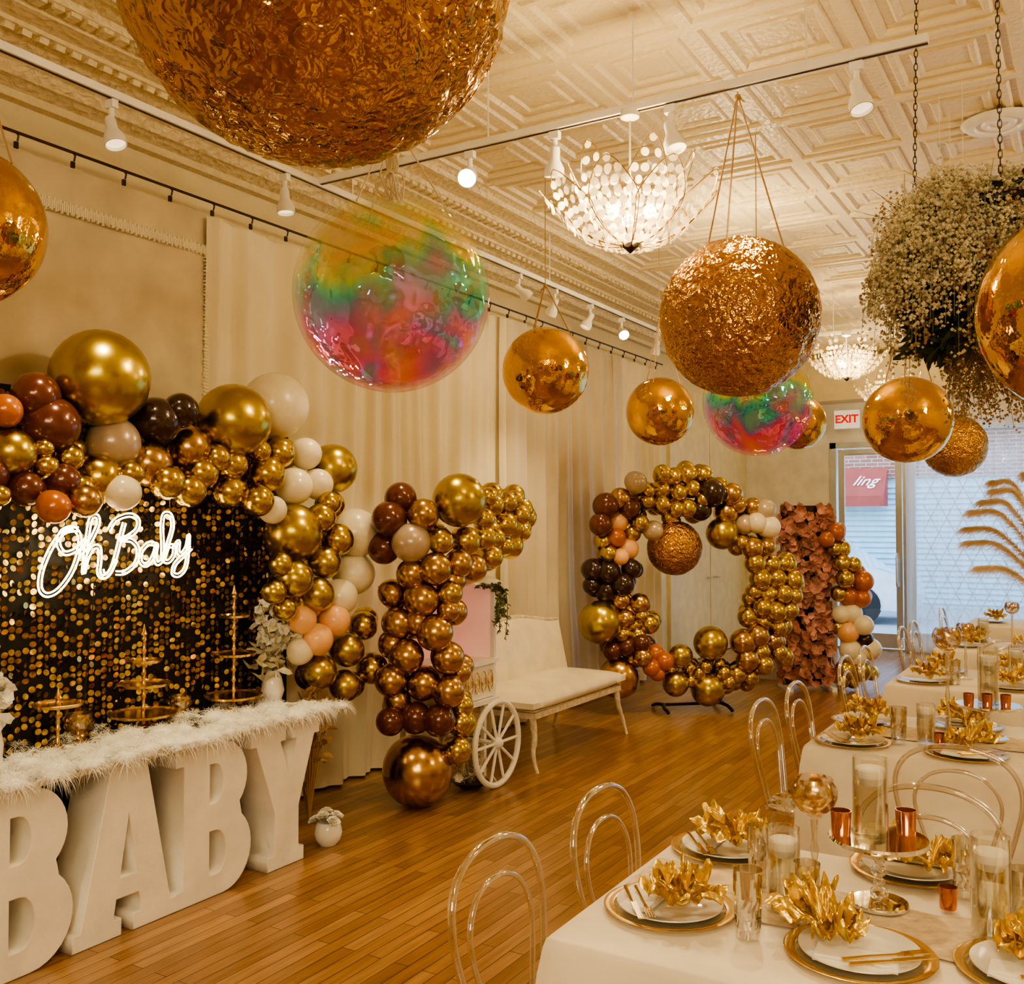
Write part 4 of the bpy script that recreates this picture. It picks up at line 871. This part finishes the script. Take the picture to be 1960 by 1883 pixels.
# ------------------------------------------------------------------ guest tables
def tablecloth(x0,x1,y0,y1,z,label,seed):
    pts=[]
    def seg(a,b,n):
        for i in range(n): pts.append(Vector(a).lerp(Vector(b),i/n))
    nx=int((x1-x0)/.025); ny=int((y1-y0)/.025)
    seg((x0,y0),(x1,y0),nx); seg((x1,y0),(x1,y1),ny); seg((x1,y1),(x0,y1),nx); seg((x0,y1),(x0,y0),ny)
    k=len(pts); cx=(x0+x1)/2; cy=(y0+y1)/2; vs=[];fs=[]
    lv=[(0,0,0),(.006,-.004,0),(.012,-.02,.02),(.018,-.08,.2),(.02,-.2,.5),(.025,-.4,.8),(.03,-.6,1),(.035,-.735,1.1)]
    def nrm(p):
        dx=max(0,abs(p.x-cx)-(x1-x0)/2+.03); dy=max(0,abs(p.y-cy)-(y1-y0)/2+.03)
        v=Vector((math.copysign(dx,p.x-cx),math.copysign(dy,p.y-cy))); return v.normalized()
    for off,dz,amp in lv:
        for i,p in enumerate(pts):
            n_=nrm(p); s_=i*.025
            cd_=min(math.hypot(abs(p.x-cx)-(x1-x0)/2,abs(p.y-cy)-(y1-y0)/2),.3)/.3
            w=amp*(.018*math.sin(s_*14+2.5*noise.noise(Vector((s_*1.3,seed,0))))+.015*noise.noise(Vector((s_*3,seed,dz)))+.05*(1-cd_))
            vs.append((p.x+n_.x*(off+w),p.y+n_.y*(off+w),z+dz))
    for a in range(len(lv)-1):
        for i in range(k): j=(i+1)%k; fs.append((a*k+j,a*k+i,(a+1)*k+i,(a+1)*k+j))
    fs.append(tuple(range(k)))
    return tag(MB().add(vs,fs).build('tablecloth','cloth',None,True,None,50),label,'tablecloth')
TB=[(2.0,2.9,'nearest'),(4.27,5.15,'second nearest'),(6.1,7.0,'third'),(8.0,8.9,'fourth'),(10.0,10.9,'farthest')]
tx0,tx1=-1.1,.95
for i,(a,b,w) in enumerate(TB):
    lb=w+' long banquet table, standing under its ivory cloth'
    t=thing('banquet_table',lb,'table',((tx0+tx1)/2,(a+b)/2,0))
    MB().box((0,0,.73),(tx1-tx0-.01,b-a-.01,.035)).build('tabletop','wood_dist',t,False)
    for sx in (-.85,.85):
        for sy in (-.33,.33): MB().tube([(sx,sy,0),(sx,sy,.715)],.018,8).build('leg','black_metal',t)
    tablecloth(tx0,tx1,a,b,.755,'ivory tablecloth draped over the '+w+' banquet table',i*3.3)
ZS=.757
def runner(y0,y1,label,seed):
    vs=[];fs=[];nx=120;ny=16
    for i in range(nx+1):
        for j in range(ny+1):
            u=i/nx;v=j/ny; x=tx0+.02+(tx1-tx0-.04)*u; y=y0+(y1-y0)*v+.04*noise.noise(Vector((x*3,v*.5,seed)))
            z=ZS+.003+.010*max(0,noise.noise(Vector((x*7+y*6,y*20,seed)))); vs.append((x,y,z))
    for i in range(nx):
        for j in range(ny): a=i*(ny+1)+j; fs.append((a,a+ny+1,a+ny+2,a+1))
    tag(MB().add(vs,fs).build('table_runner','gauze'),label,'table runner')
runner(2.32,2.60,'crinkled beige gauze runner down the nearest table',1)
runner(4.57,4.85,'crinkled beige gauze runner down the second nearest table',2)
def make_chair(label):
    t=thing('chair',label,'chair',(0,0,0),0)
    def by(z): return -.17-(z-.44)*.16
    def hoop(pts): return cr([(x,by(z),z) for x,z in pts]+[(-x,by(z),z) for x,z in reversed(pts[:-1])],7)
    MB().tube(hoop([(-.150,.44),(-.185,.56),(-.212,.68),(-.206,.77),(-.165,.835),(-.09,.873),(0,.884)]),.0105,10).build('back_hoop','acrylic',t)
    MB().tube(hoop([(-.085,.44),(-.120,.55),(-.146,.65),(-.138,.715),(-.100,.765),(-.05,.789),(0,.795)]),.008,10).build('inner_hoop','acrylic',t)
    n=40
    m_=MB(); ring=lambda s_,z:[(s_*.20*math.copysign(abs(math.cos(a))**.75,math.cos(a)),s_*.20*math.copysign(abs(math.sin(a))**.75,math.sin(a)),z) for a in [2*PI*k/n for k in range(n)]]
    L_=[ring(.93,.425),ring(1,.432),ring(1.0,.448),ring(.95,.455),ring(.5,.447)]
    vs=sum(L_,[]); fs=[tuple(range(n-1,-1,-1)),tuple(range(4*n,5*n))]
    for q in range(4):
        for k in range(n): fs.append((q*n+k,q*n+(k+1)%n,(q+1)*n+(k+1)%n,(q+1)*n+k))
    m_.add(vs,fs); m_.build('seat','acrylic',t)
    for sx in (-1,1):
        for sy in (-1,1):
            MB().tube(cr([(sx*.135,sy*.14,.43),(sx*.155,sy*.165,.25),(sx*.175,sy*(.19 if sy>0 else .21),.0)],5),[.013]*6+[.0115]*5,10).build('leg','acrylic',t)
    return t
first=None
chairs=[(-1.12,2.17,-PI/2,'clear loop-back chair nearest the camera beside the first table'),
(-1.10,2.76,-PI/2,'clear loop-back chair second nearest, left end of first table'),
(-.47,3.06,PI,'clear chair behind the mirrored candle stand, far side first table'),
(-.47,4.17,0,'clear chair with full back showing before the second table'),
(-1.12,4.50,-PI/2,'clear chair at the left end of second table, nearer one'),
(-1.12,5.08,-PI/2,'clear chair at the left end of second table, farther one'),
(-1.12,6.22,-PI/2,'clear chair at the left end of third table, nearer one'),
(-1.12,6.78,-PI/2,'clear chair at the left end of third table, farther one'),
(-1.12,8.2,-PI/2,'clear chair at left end of fourth table, nearer one'),
(-1.12,8.75,-PI/2,'clear chair at left end of fourth table, farther one'),
(-.45,7.15,PI,'clear chair on the far side of the third table'),
(-.55,7.9,0,'clear chair on the near side of the fourth table'),
(-1.1,10.3,-PI/2,'clear chair at the left end of the farthest table')]
for x,y,rz,lb in chairs:
    if first is None: first=make_chair(lb); first.location=(x,y,0); first.rotation_euler=(0,0,rz); first['group']='clear loop-back chairs'
    else: dup(first,(x,y,0),rz,lb,'clear loop-back chairs')
def plate_me(r): return [(0,0),(r*.6,0),(r*.66,.004),(r,.014),(r*1.0,.017),(r*.95,.015),(r*.66,.008),(r*.6,.006),(0,.006)]
def make_setting():
    ch=thing('charger_plate','x','charger plate'); MB().lathe([(0,0),(.11,0),(.150,.008),(.150,.011),(.11,.004),(0,.004)],48).build('glass_plate','glass',ch)
    MB().lathe([(.136,.006),(.158,.0105),(.160,.013),(.156,.014),(.136,.010),(.136,.006)],48).build('gold_rim','brass',ch)
    pl=MB().lathe(plate_me(.128),48).build('dinner_plate','porcelain'); tag(pl,'x','plate')
    m_=MB(); m_.box((0,0,.003),(.17,.075,.006)); m_.box((0,.004,.008),(.165,.062,.005)); 
    nk=m_.build('folded_napkin','linen',None,False); tag(nk,'x','napkin')
    gn=thing('gold_napkin','x','napkin')
    m_=MB()
    for s_,ln,spr,lift in ((1,.120,170,.075),(-1,.085,160,.050)):
        for lay in range(2):
            vs=[];fs=[];nu=72;nv=14
            for i in range(nu+1):
                for j in range(nv+1):
                    u=i/nu;v=j/nv; a=(u-.5)*math.radians(spr-45*lay)
                    wv=math.sin(u*31+lay*2+1.5*noise.noise(Vector((u*4,lay*3,s_))))
                    r=ln*(1-.22*lay)*v*(1+.10*wv+.22*noise.noise(Vector((u*5,lay*7,s_*2)))-.25*(2*u-1)**4)
                    cr_=noise.noise(Vector((u*14,v*5,s_*3+lay*5)))
                    x=s_*(r*math.cos(a)+.004)+.010*v*noise.noise(Vector((u*9,v*6,9))); y=r*math.sin(a)+.010*v*noise.noise(Vector((u*9,v*6,3)))
                    z=.014+lift*(.6+.6*lay)*math.sin(v*1.9)*.95+v*(.016*wv)+.030*cr_*v+.012*noise.noise(Vector((x*60,y*60,lay)))*v
                    vs.append((x,y,max(z,.003)))
            for i in range(nu):
                for j in range(nv): q=i*(nv+1)+j; fs.append((q,q+1,q+nv+2,q+nv+1))
            m_.add(vs,fs)
    m_.build('crumpled_fabric','lame',gn,True,None,75)
    MB().tube([(.004,.018*math.cos(a),.024+.018*math.sin(a)) for a in [2*PI*k/18 for k in range(18)]],.007,6,True).build('tie','lame',gn)
    fk=MB()
    fk.tube([(-.09,0,.003),(-.03,0,.005),(.03,0,.004),(.05,0,.004)],[.0045,.003,.003,.005],6)
    fk.box((.058,0,.004),(.018,.02,.003))
    for k in range(4): fk.box((.085,-.0085+k*.0057,.005),(.042,.0026,.0025))
    fo=fk.build('fork','goldcut'); tag(fo,'x','fork')
    kv=MB(); kv.tube([(-.10,0,.004),(-.05,0,.004),(.0,0,.004)],[.005,.0045,.003],6); kv.box((.05,.002,.004),(.10,.014,.002)); kn=kv.build('knife','goldcut'); tag(kn,'x','knife')
    return ch,pl,nk,gn,fo,kn
proto=make_setting(); usedp=False
def setting(x,y,rz,where,parts='cpnkfv',nang=0,kx=0,ky_=0):
    global usedp
    names={'c':'glass charger plate with gold rim ','p':'white porcelain dinner plate ','n':'folded white napkin ','k':'tied gold lame napkin ','f':'gold fork ','v':'gold knife '}
    R_=Matrix.Rotation(rz,3,'Z')
    offs={'c':Vector((0,0,ZS+.002)),'p':Vector((0,0,ZS+.0075)),'n':Vector((.0,-.058,ZS+.018)),'k':Vector((kx,.03+ky_,ZS+.020)),'f':Vector((.050,-.050,ZS+.029)),'v':Vector((.075,-.065,ZS+.029))}
    for ky,ob in zip('cpnkfv',proto):
        if ky not in parts: continue
        l=R_@offs[ky]+Vector((x,y,0)); a=rz+(nang if ky in 'k' else 0)+(.6 if ky in 'fv' else 0)
        grp={'c':'glass charger plates','p':'white dinner plates','n':'folded white napkins','k':'gold napkins','f':'gold forks','v':'gold knives'}[ky]
        if not usedp: ob.location=l; ob.rotation_euler=(0,0,a); ob['label']=names[ky]+where; ob['group']=grp
        else: dup(ob,l,a,names[ky]+where,grp)
    usedp=True
def tp(px,py): p,_=PZ(px,py,ZS); return p.x,p.y
x,y=tp(1282,1742); setting(x,y,-PI/2,'facing the nearest clear chair',nang=.5)
x,y=tp(1392,1628); setting(x,y,-PI/2,'facing the second clear chair',nang=-.6)
x,y=tp(1645,1832); setting(x,y,0.1,'at the near edge of first table',nang=2.4,kx=-.07,ky_=-.01)
x,y=tp(1745,1668); setting(x,y,PI,'behind the mirrored stand on first table',nang=.4,kx=-.05)
x,y=tp(1985,1868); setting(x,y,0,'at the bottom right photo corner',nang=.8)
x,y=tp(1632,1422); setting(x,y,-PI/2,'at the near left corner of second table',nang=.3)
x,y=tp(1658,1382); setting(x,y,-PI/2,'at the far left corner of second table',nang=-.3)
x,y=tp(1850,1447); setting(x,y,0,'behind the full-backed chair on second table',nang=.8)
x,y=tp(1850,1392); setting(x,y,PI,'at the far side of second table',nang=.3)
setting(-.92,6.3,-PI/2,'at the left end of third table, nearer','cpk'); setting(-.90,6.8,-PI/2,'at the left end of third table, farther','cpk')
setting(-.45,6.28,0,'at the near side of third table','cpk',.5); setting(-.45,6.85,PI,'at the far side of third table','cpk')
setting(-.9,8.25,-PI/2,'at the left end of fourth table, nearer','pk'); setting(-.9,8.7,-PI/2,'at the left end of fourth table, farther','pk'); setting(-.5,8.2,0,'at the near side of fourth table','pk')
setting(-.9,10.4,-PI/2,'at the left end of the farthest table','pk'); setting(-.5,10.3,0,'at the near side of the farthest table','pk')
def cyl_vase(loc,h,r,label,wh=.75):
    t=thing('cylinder_vase',label,'candle vase',loc)
    MB().lathe([(0,0),(r,0),(r,h),(r*.94,h),(r*.94,.012),(0,.012)],32).build('glass','glass',t)
    MB().lathe([(0,.014),(r*.92,.014),(r*.92,h*wh),(0,h*wh)],28).build('water','water',t)
    MB().lathe([(0,h*wh-.02),(r*.6,h*wh-.02),(r*.86,h*wh),(r*.88,h*wh+.018),(r*.8,h*wh+.022),(0,h*wh+.018)],28).tube([(0,0,h*wh+.018),(0,0,h*wh+.03)],.001,4).build('floating_candle','wax',t)
def tumbler(loc,h,r,label):
    t=thing('tumbler',label,'glass',loc,0,'cut crystal tumblers')
    m_=MB(); n=24
    vs=[];rows=[(.80,0),(.82,.02),(.85,h*.15),(.88,h*.3),(.91,h*.45),(.94,h*.6),(1,h),(.95,h),(.86,h*.4),(.78,.02)]
    K=len(rows)
    for k,(q,z) in enumerate(rows):
        for j in range(n): a=2*PI*(j+.5*(k%2))/n; w=1+(.05 if (j+k)%2==0 and 0<k<6 else 0); vs.append((r*q*w*math.cos(a),r*q*w*math.sin(a),z))
    fs=[tuple(range(n-1,-1,-1)),tuple(range((K-1)*n,K*n))]
    for k in range(K-1):
        for j in range(n): fs.append((k*n+j,k*n+(j+1)%n,(k+1)*n+(j+1)%n,(k+1)*n+j))
    m_.add(vs,fs); m_.build('glass','crystal',t,False)
def votive(loc,r,label):
    t=thing('votive_holder',label,'candle holder',loc,0,'copper votive holders')
    MB().lathe([(0,0),(r*.86,0),(r*.9,.006),(r,r*2.4),(r*.93,r*2.4),(r*.84,.01),(0,.01)],24).build('cup','copper',t)
    MB().lathe([(0,.011),(r*.7,.011),(r*.78,r*1.2),(0,r*1.2)],18).build('candle','wax',t)
def cstand(x,y,h,r,label):
    t=thing('mirrored_stand',label,'cake stand',(x,y,ZS+.009))
    MB().lathe([(0,0),(r*.58,0),(r*.6,.006),(r*.58,.010),(0,.010)],32).build('base','mirror',t)
    m_=MB(); z=.012; 
    sizes=[.022,.014,.019,.014,.022]; tot=sum(sizes)*2; k_=(h-.024)/tot
    for q in sizes: m_.sphere((0,0,z+q*k_),q,14,8,(1,1,k_)); z+=2*q*k_
    m_.build('crystal_stem','crystal',t,ang=5)
    MB().lathe([(0,h-.012),(r,h-.012),(r+.003,h-.006),(r,h),(0,h)],40).build('plate','mirror',t)
    return Vector((x,y,ZS+.009+h))
def tl(px,py,z=ZS+.009): p,_=PZ(px,py,z); return (p.x,p.y,z)
x,y=tp(1683,1738); c=cstand(x,y,.165,.116,'mirrored cake stand with crystal stem on the first table')
cyl_vase(tuple(c+Vector((-.02,.01,0))),.19,.042,'tall water vase with floating candle atop the first mirrored stand')
votive(tuple(c+Vector((-.082,-.03,0))),.025,'copper votive left on the first mirrored stand'); votive(tuple(c+Vector((.055,.055,0))),.025,'copper votive right on the first mirrored stand')
goblet(tl(1560,1712),.31,.058,'gold mercury goblet with crystal stem on the first table')
cyl_vase(tl(1898,1790),.225,.043,'large water vase with floating candle at right of first table')
cyl_vase(tl(1500,1738),.195,.040,'water vase with candle between gold napkins on first table')
tumbler(tl(1432,1790),.15,.033,'crystal tumbler beside the nearest gold napkin')
tumbler(tl(1545,1765),.14,.031,'crystal tumbler just above the near-edge gold napkin')
tumbler(tl(1455,1690),.15,.032,'crystal tumbler behind the candle vase on first table')
tumbler(tl(1848,1712),.14,.032,'crystal tumbler left of the large right candle vase')
votive(tl(1815,1738),.022,'copper votive on the cloth beside the large candle vase')
tumbler(tl(1962,1790),.15,.033,'crystal tumbler at the right photo edge on first table')
x,y=tp(1893,1418); c=cstand(x,y,.15,.13,'mirrored cake stand with crystal stem on second table')
cyl_vase(tuple(c),.25,.042,'tall candle vase atop the second mirrored stand')
for k,w in enumerate(('left','middle','right')): votive(tuple(c+Vector((-.07+.07*k,-.075+.02*k,0))),.022,'copper votive '+w+' of three on second mirrored stand')
goblet(tl(1815,1408),.49,.062,'tall gold goblet on second table before the entry door')
cyl_vase(tl(1773,1422),.17,.038,'short candle vase left on second table')
tumbler(tl(1720,1420),.15,.035,'crystal tumbler on second table near its left end')
votive(tl(1800,1430),.025,'copper votive beside the short vase on second table')
cyl_vase((-.45,6.55,ZS+.002),.22,.04,'candle vase on the third table')
goblet((-.72,6.55,ZS+.002),.35,.055,'gold goblet on the third table')
tumbler((-.75,6.3,ZS+.002),.14,.033,'crystal tumbler on the third table'); tumbler((-.62,6.82,ZS+.002),.14,.033,'crystal tumbler at far side of third table')
goblet((-.6,8.45,ZS+.002),.35,.055,'gold goblet on the fourth table'); cyl_vase((-.8,8.45,ZS+.002),.2,.04,'candle vase on the fourth table')
# pampas
t=thing('pampas_vase','beige pampas grass plumes in a tall vase on third table','pampas grass',(-.22,6.5,ZS+.002))
MB().lathe([(0,0),(.05,0),(.06,.1),(.045,.25),(.03,.30),(.036,.32),(.03,.32),(.0,.02)],24).build('vase','mirror',t)
S_=MB();P_=MB()
for k,(dx,dy,h) in enumerate(((-.42,-.1,.70),(-.30,-.12,.82),(-.46,.0,.52),(-.15,.1,.92),(-.34,.2,.88),(.2,-.1,.9),(.35,.1,.8),(-.38,-.2,.38),(-.48,.1,.60),(-.38,.05,.76))):
    pts=cr([(0,0,.3),(dx*.25,dy*.3,.3+h*.60),(dx*.65,dy*.7,.3+h*.98),(dx*1.0,dy,.3+h*1.02)],12); S_.tube(pts,.0018,4)
    for i,q in enumerate(pts[8:]):
        f=i/(len(pts)-8); d=(pts[min(i+9,len(pts)-1)]-pts[i+7]).normalized(); sp_=math.sin(PI*min(1,f*.9+.1))*.75+.3
        for _ in range(100): P_.blade(q+Vector((rnd(-.006,.006),rnd(-.006,.006),rnd(-.006,.006))),d*1.5+Vector((rnd(-1,1),rnd(-1,1),rnd(-1.0,.7)))*sp_,rnd(.03,.10),.0008,.8)
S_.build('stem','stem',t); o=P_.build('plumes','pampas',t)
# hanging flower basket
fc,_=PD(1895,470,3.9); fc=Vector((fc.x,fc.y,0)); zb=2.72
t=thing('hanging_flower_ring','hanging ring of dried baby breath and dark leaves on chains','hanging flowers',(fc.x,fc.y,zb))
rr=.31
MB().tube([(rr*math.cos(a),rr*math.sin(a),.18) for a in [2*PI*k/32 for k in range(32)]],.02,8,True).tube([(rr*.7*math.cos(a),rr*.7*math.sin(a),-.15) for a in [2*PI*k/32 for k in range(32)]],.02,8,True).build('ring_frame','black_metal',t)
Lf=MB();S_=MB();G1=MB();G2=MB()
for k in range(1300):
    a=rnd(0,2*PI); z=rnd(-.34,.26); q=Vector((rr*rnd(.4,.95)*math.cos(a),rr*rnd(.4,.95)*math.sin(a),z)); Lf.leaf(q,(math.cos(a)*.6+rnd(-.5,.5),math.sin(a)*.6+rnd(-.5,.5),rnd(-1,.2)),rnd(.06,.13),.035)
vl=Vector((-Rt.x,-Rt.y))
for k in range(950):
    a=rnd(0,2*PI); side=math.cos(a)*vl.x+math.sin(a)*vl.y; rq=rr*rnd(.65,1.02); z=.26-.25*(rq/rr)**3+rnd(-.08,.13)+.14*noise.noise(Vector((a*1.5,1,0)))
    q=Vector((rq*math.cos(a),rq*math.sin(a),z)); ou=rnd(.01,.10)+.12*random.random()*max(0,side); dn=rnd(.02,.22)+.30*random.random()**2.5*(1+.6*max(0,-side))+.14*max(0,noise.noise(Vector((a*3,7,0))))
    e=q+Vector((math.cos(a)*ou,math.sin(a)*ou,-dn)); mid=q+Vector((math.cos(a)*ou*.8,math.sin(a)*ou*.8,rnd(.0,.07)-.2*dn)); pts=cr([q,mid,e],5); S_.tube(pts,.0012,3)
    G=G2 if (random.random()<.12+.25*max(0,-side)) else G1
    for w in pts[1:]:
        for _ in range(5): G.blob(w+Vector((rnd(-.025,.025),rnd(-.025,.025),rnd(-.025,.025))),rnd(.0035,.0085))
for k in range(240):
    a=rnd(0,2*PI); q=Vector((rr*.7*math.cos(a)+.08,rr*.7*math.sin(a)+.03,-.12)); e=q+Vector((rnd(-.04,.14),rnd(-.06,.10),-rnd(.10,.50))); pts=cr([q,(q+e)/2+Vector((rnd(-.03,.03),rnd(-.03,.03),0)),e],5); S_.tube(pts,.0012,3)
    for w in pts[1:]:
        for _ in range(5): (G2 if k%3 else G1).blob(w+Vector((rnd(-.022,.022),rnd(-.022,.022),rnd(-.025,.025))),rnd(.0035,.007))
for k in range(80):
    a=rnd(0,2*PI); q=Vector((rr*math.cos(a),rr*math.sin(a),.2)); S_.tube([q,q+Vector((rnd(-.2,.2),rnd(-.2,.2),rnd(.0,.12)))],.0014,3)
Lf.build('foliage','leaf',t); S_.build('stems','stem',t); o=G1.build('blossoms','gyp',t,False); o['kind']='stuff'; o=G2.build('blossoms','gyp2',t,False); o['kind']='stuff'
def chain(a,b):
    a=Vector(a);b=Vector(b); d=b-a; n=int(d.length/.028); m_=MB()
    for i in range(n):
        c=a+d*(i+.5)/n; ax=Vector((1,0,0)) if i%2 else Vector((0,1,0)); m_.tube([c+ax*.007*math.cos(q)+Vector((0,0,.019*math.sin(q))) for q in [k*PI/4 for k in range(8)]],.002,4,True)
    return m_
for k in range(3):
    a=PI*.9+k*2*PI/3; chain((rr*math.cos(a),rr*math.sin(a),.18),(rr*math.cos(a)*.92,rr*math.sin(a)*.92,H-.03-zb)).build('chain','dark_metal',t)
for i,(px,py,tt) in enumerate(((1805,720,5.2),(1825,745,5.4),(1850,760,5.0))):
    p,_=PD(px,py,tt); t=thing('crystal_drop',('left','middle','right')[i]+' hanging crystal drop on a thread beside the flowers','crystal drop',tuple(p))
    m_=MB(); m_.lathe([(0,-.03),(.012,-.01),(.010,.005),(0,.015)],8); m_.sphere((0,0,.03),.006,8,5); m_.sphere((0,0,.06),.008,8,5); m_.build('crystal','crystal',t,ang=5)
    MB().tube([(0,0,.015),(0,0,H-.03-p.z)],.0012,4).build('thread','string',t)
# ------------------------------------------------------------------ lights
def area(loc,rot,size,sy,e,col):
    l=bpy.data.lights.new('rear_fill_light','AREA'); l.shape='RECTANGLE'; l.size=size; l.size_y=sy; l.energy=e; l.color=col
    o=bpy.data.objects.new('rear_fill_light',l); COL.objects.link(o); o.location=loc; o.rotation_euler=rot
def point(loc,e,col,r=.15):
    l=bpy.data.lights.new('fill_light','POINT'); l.energy=e; l.color=col; l.shadow_soft_size=r
    o=bpy.data.objects.new('fill_light',l); COL.objects.link(o); o.location=loc
W=(1,.78,.44)
area((1.2,-2.5,3.3),(math.radians(60),0,math.radians(15)),3,1.2,130,(1,.84,.55))  # unseen warm fill added behind the camera
for loc in ((-.2,.3,3.3),(1.5,5.0,3.3),(1.4,9,3.2)): point(loc,68,W,.2)  # added fill points to brighten room and ceiling, no fixtures here
point((-2.2,6.8,3.35),52,W,.12)  # added fill point out from the drapes, no fixture
def sp(loc,tgt,e,ang=70):
    l=bpy.data.lights.new('spot_light','SPOT'); l.energy=e; l.color=W; l.spot_size=math.radians(ang); l.spot_blend=.6; l.shadow_soft_size=.04
    o=bpy.data.objects.new('spot_light',l); COL.objects.link(o); o.location=loc; o.rotation_euler=(Vector(tgt)-Vector(loc)).to_track_quat('-Z','Y').to_euler()
sp((-2.6,3.9,3.35),(-2.2,2.2,0),80); sp((-1.2,3.95,3.3),(-.7,2.4,.7),85); sp((-3.4,2.6,3.35),(-3.6,2.9,.7),75); sp((-3.4,4.6,3.35),(-3.6,4.6,.7),75)
sp((-1.9,3.95,3.35),(-3.6,3.2,1.2),90,80); sp((-3.3,6.9,3.35),(-3.8,7.0,.5),70,80); sp((-2.3,7.0,3.35),(-3.2,8.7,1.0),90,70)
l=bpy.data.lights.new('daylight','SUN'); l.energy=3.0; l.angle=math.radians(25); l.color=(.72,.86,1); lo=bpy.data.objects.new('daylight',l); COL.objects.link(lo); lo.location=(0,18,5)
lo.rotation_euler=Vector((-.25,-.75,-.6)).to_track_quat('-Z','Y').to_euler()
w=bpy.data.worlds.new('world'); S.world=w; w.use_nodes=True; nt=w.node_tree; bg=nt.nodes['Background']
tc=nt.nodes.new('ShaderNodeTexCoord'); sx=nt.nodes.new('ShaderNodeSeparateXYZ'); r=nt.nodes.new('ShaderNodeValToRGB')
r.color_ramp.elements[0].position=.0; r.color_ramp.elements[0].color=(.66,.85,1,1); r.color_ramp.elements[1].color=(.42,.70,1,1)
nt.links.new(tc.outputs['Generated'],sx.inputs[0]); nt.links.new(sx.outputs['Z'],r.inputs[0]); nt.links.new(r.outputs[0],bg.inputs['Color']); bg.inputs['Strength'].default_value=5.0
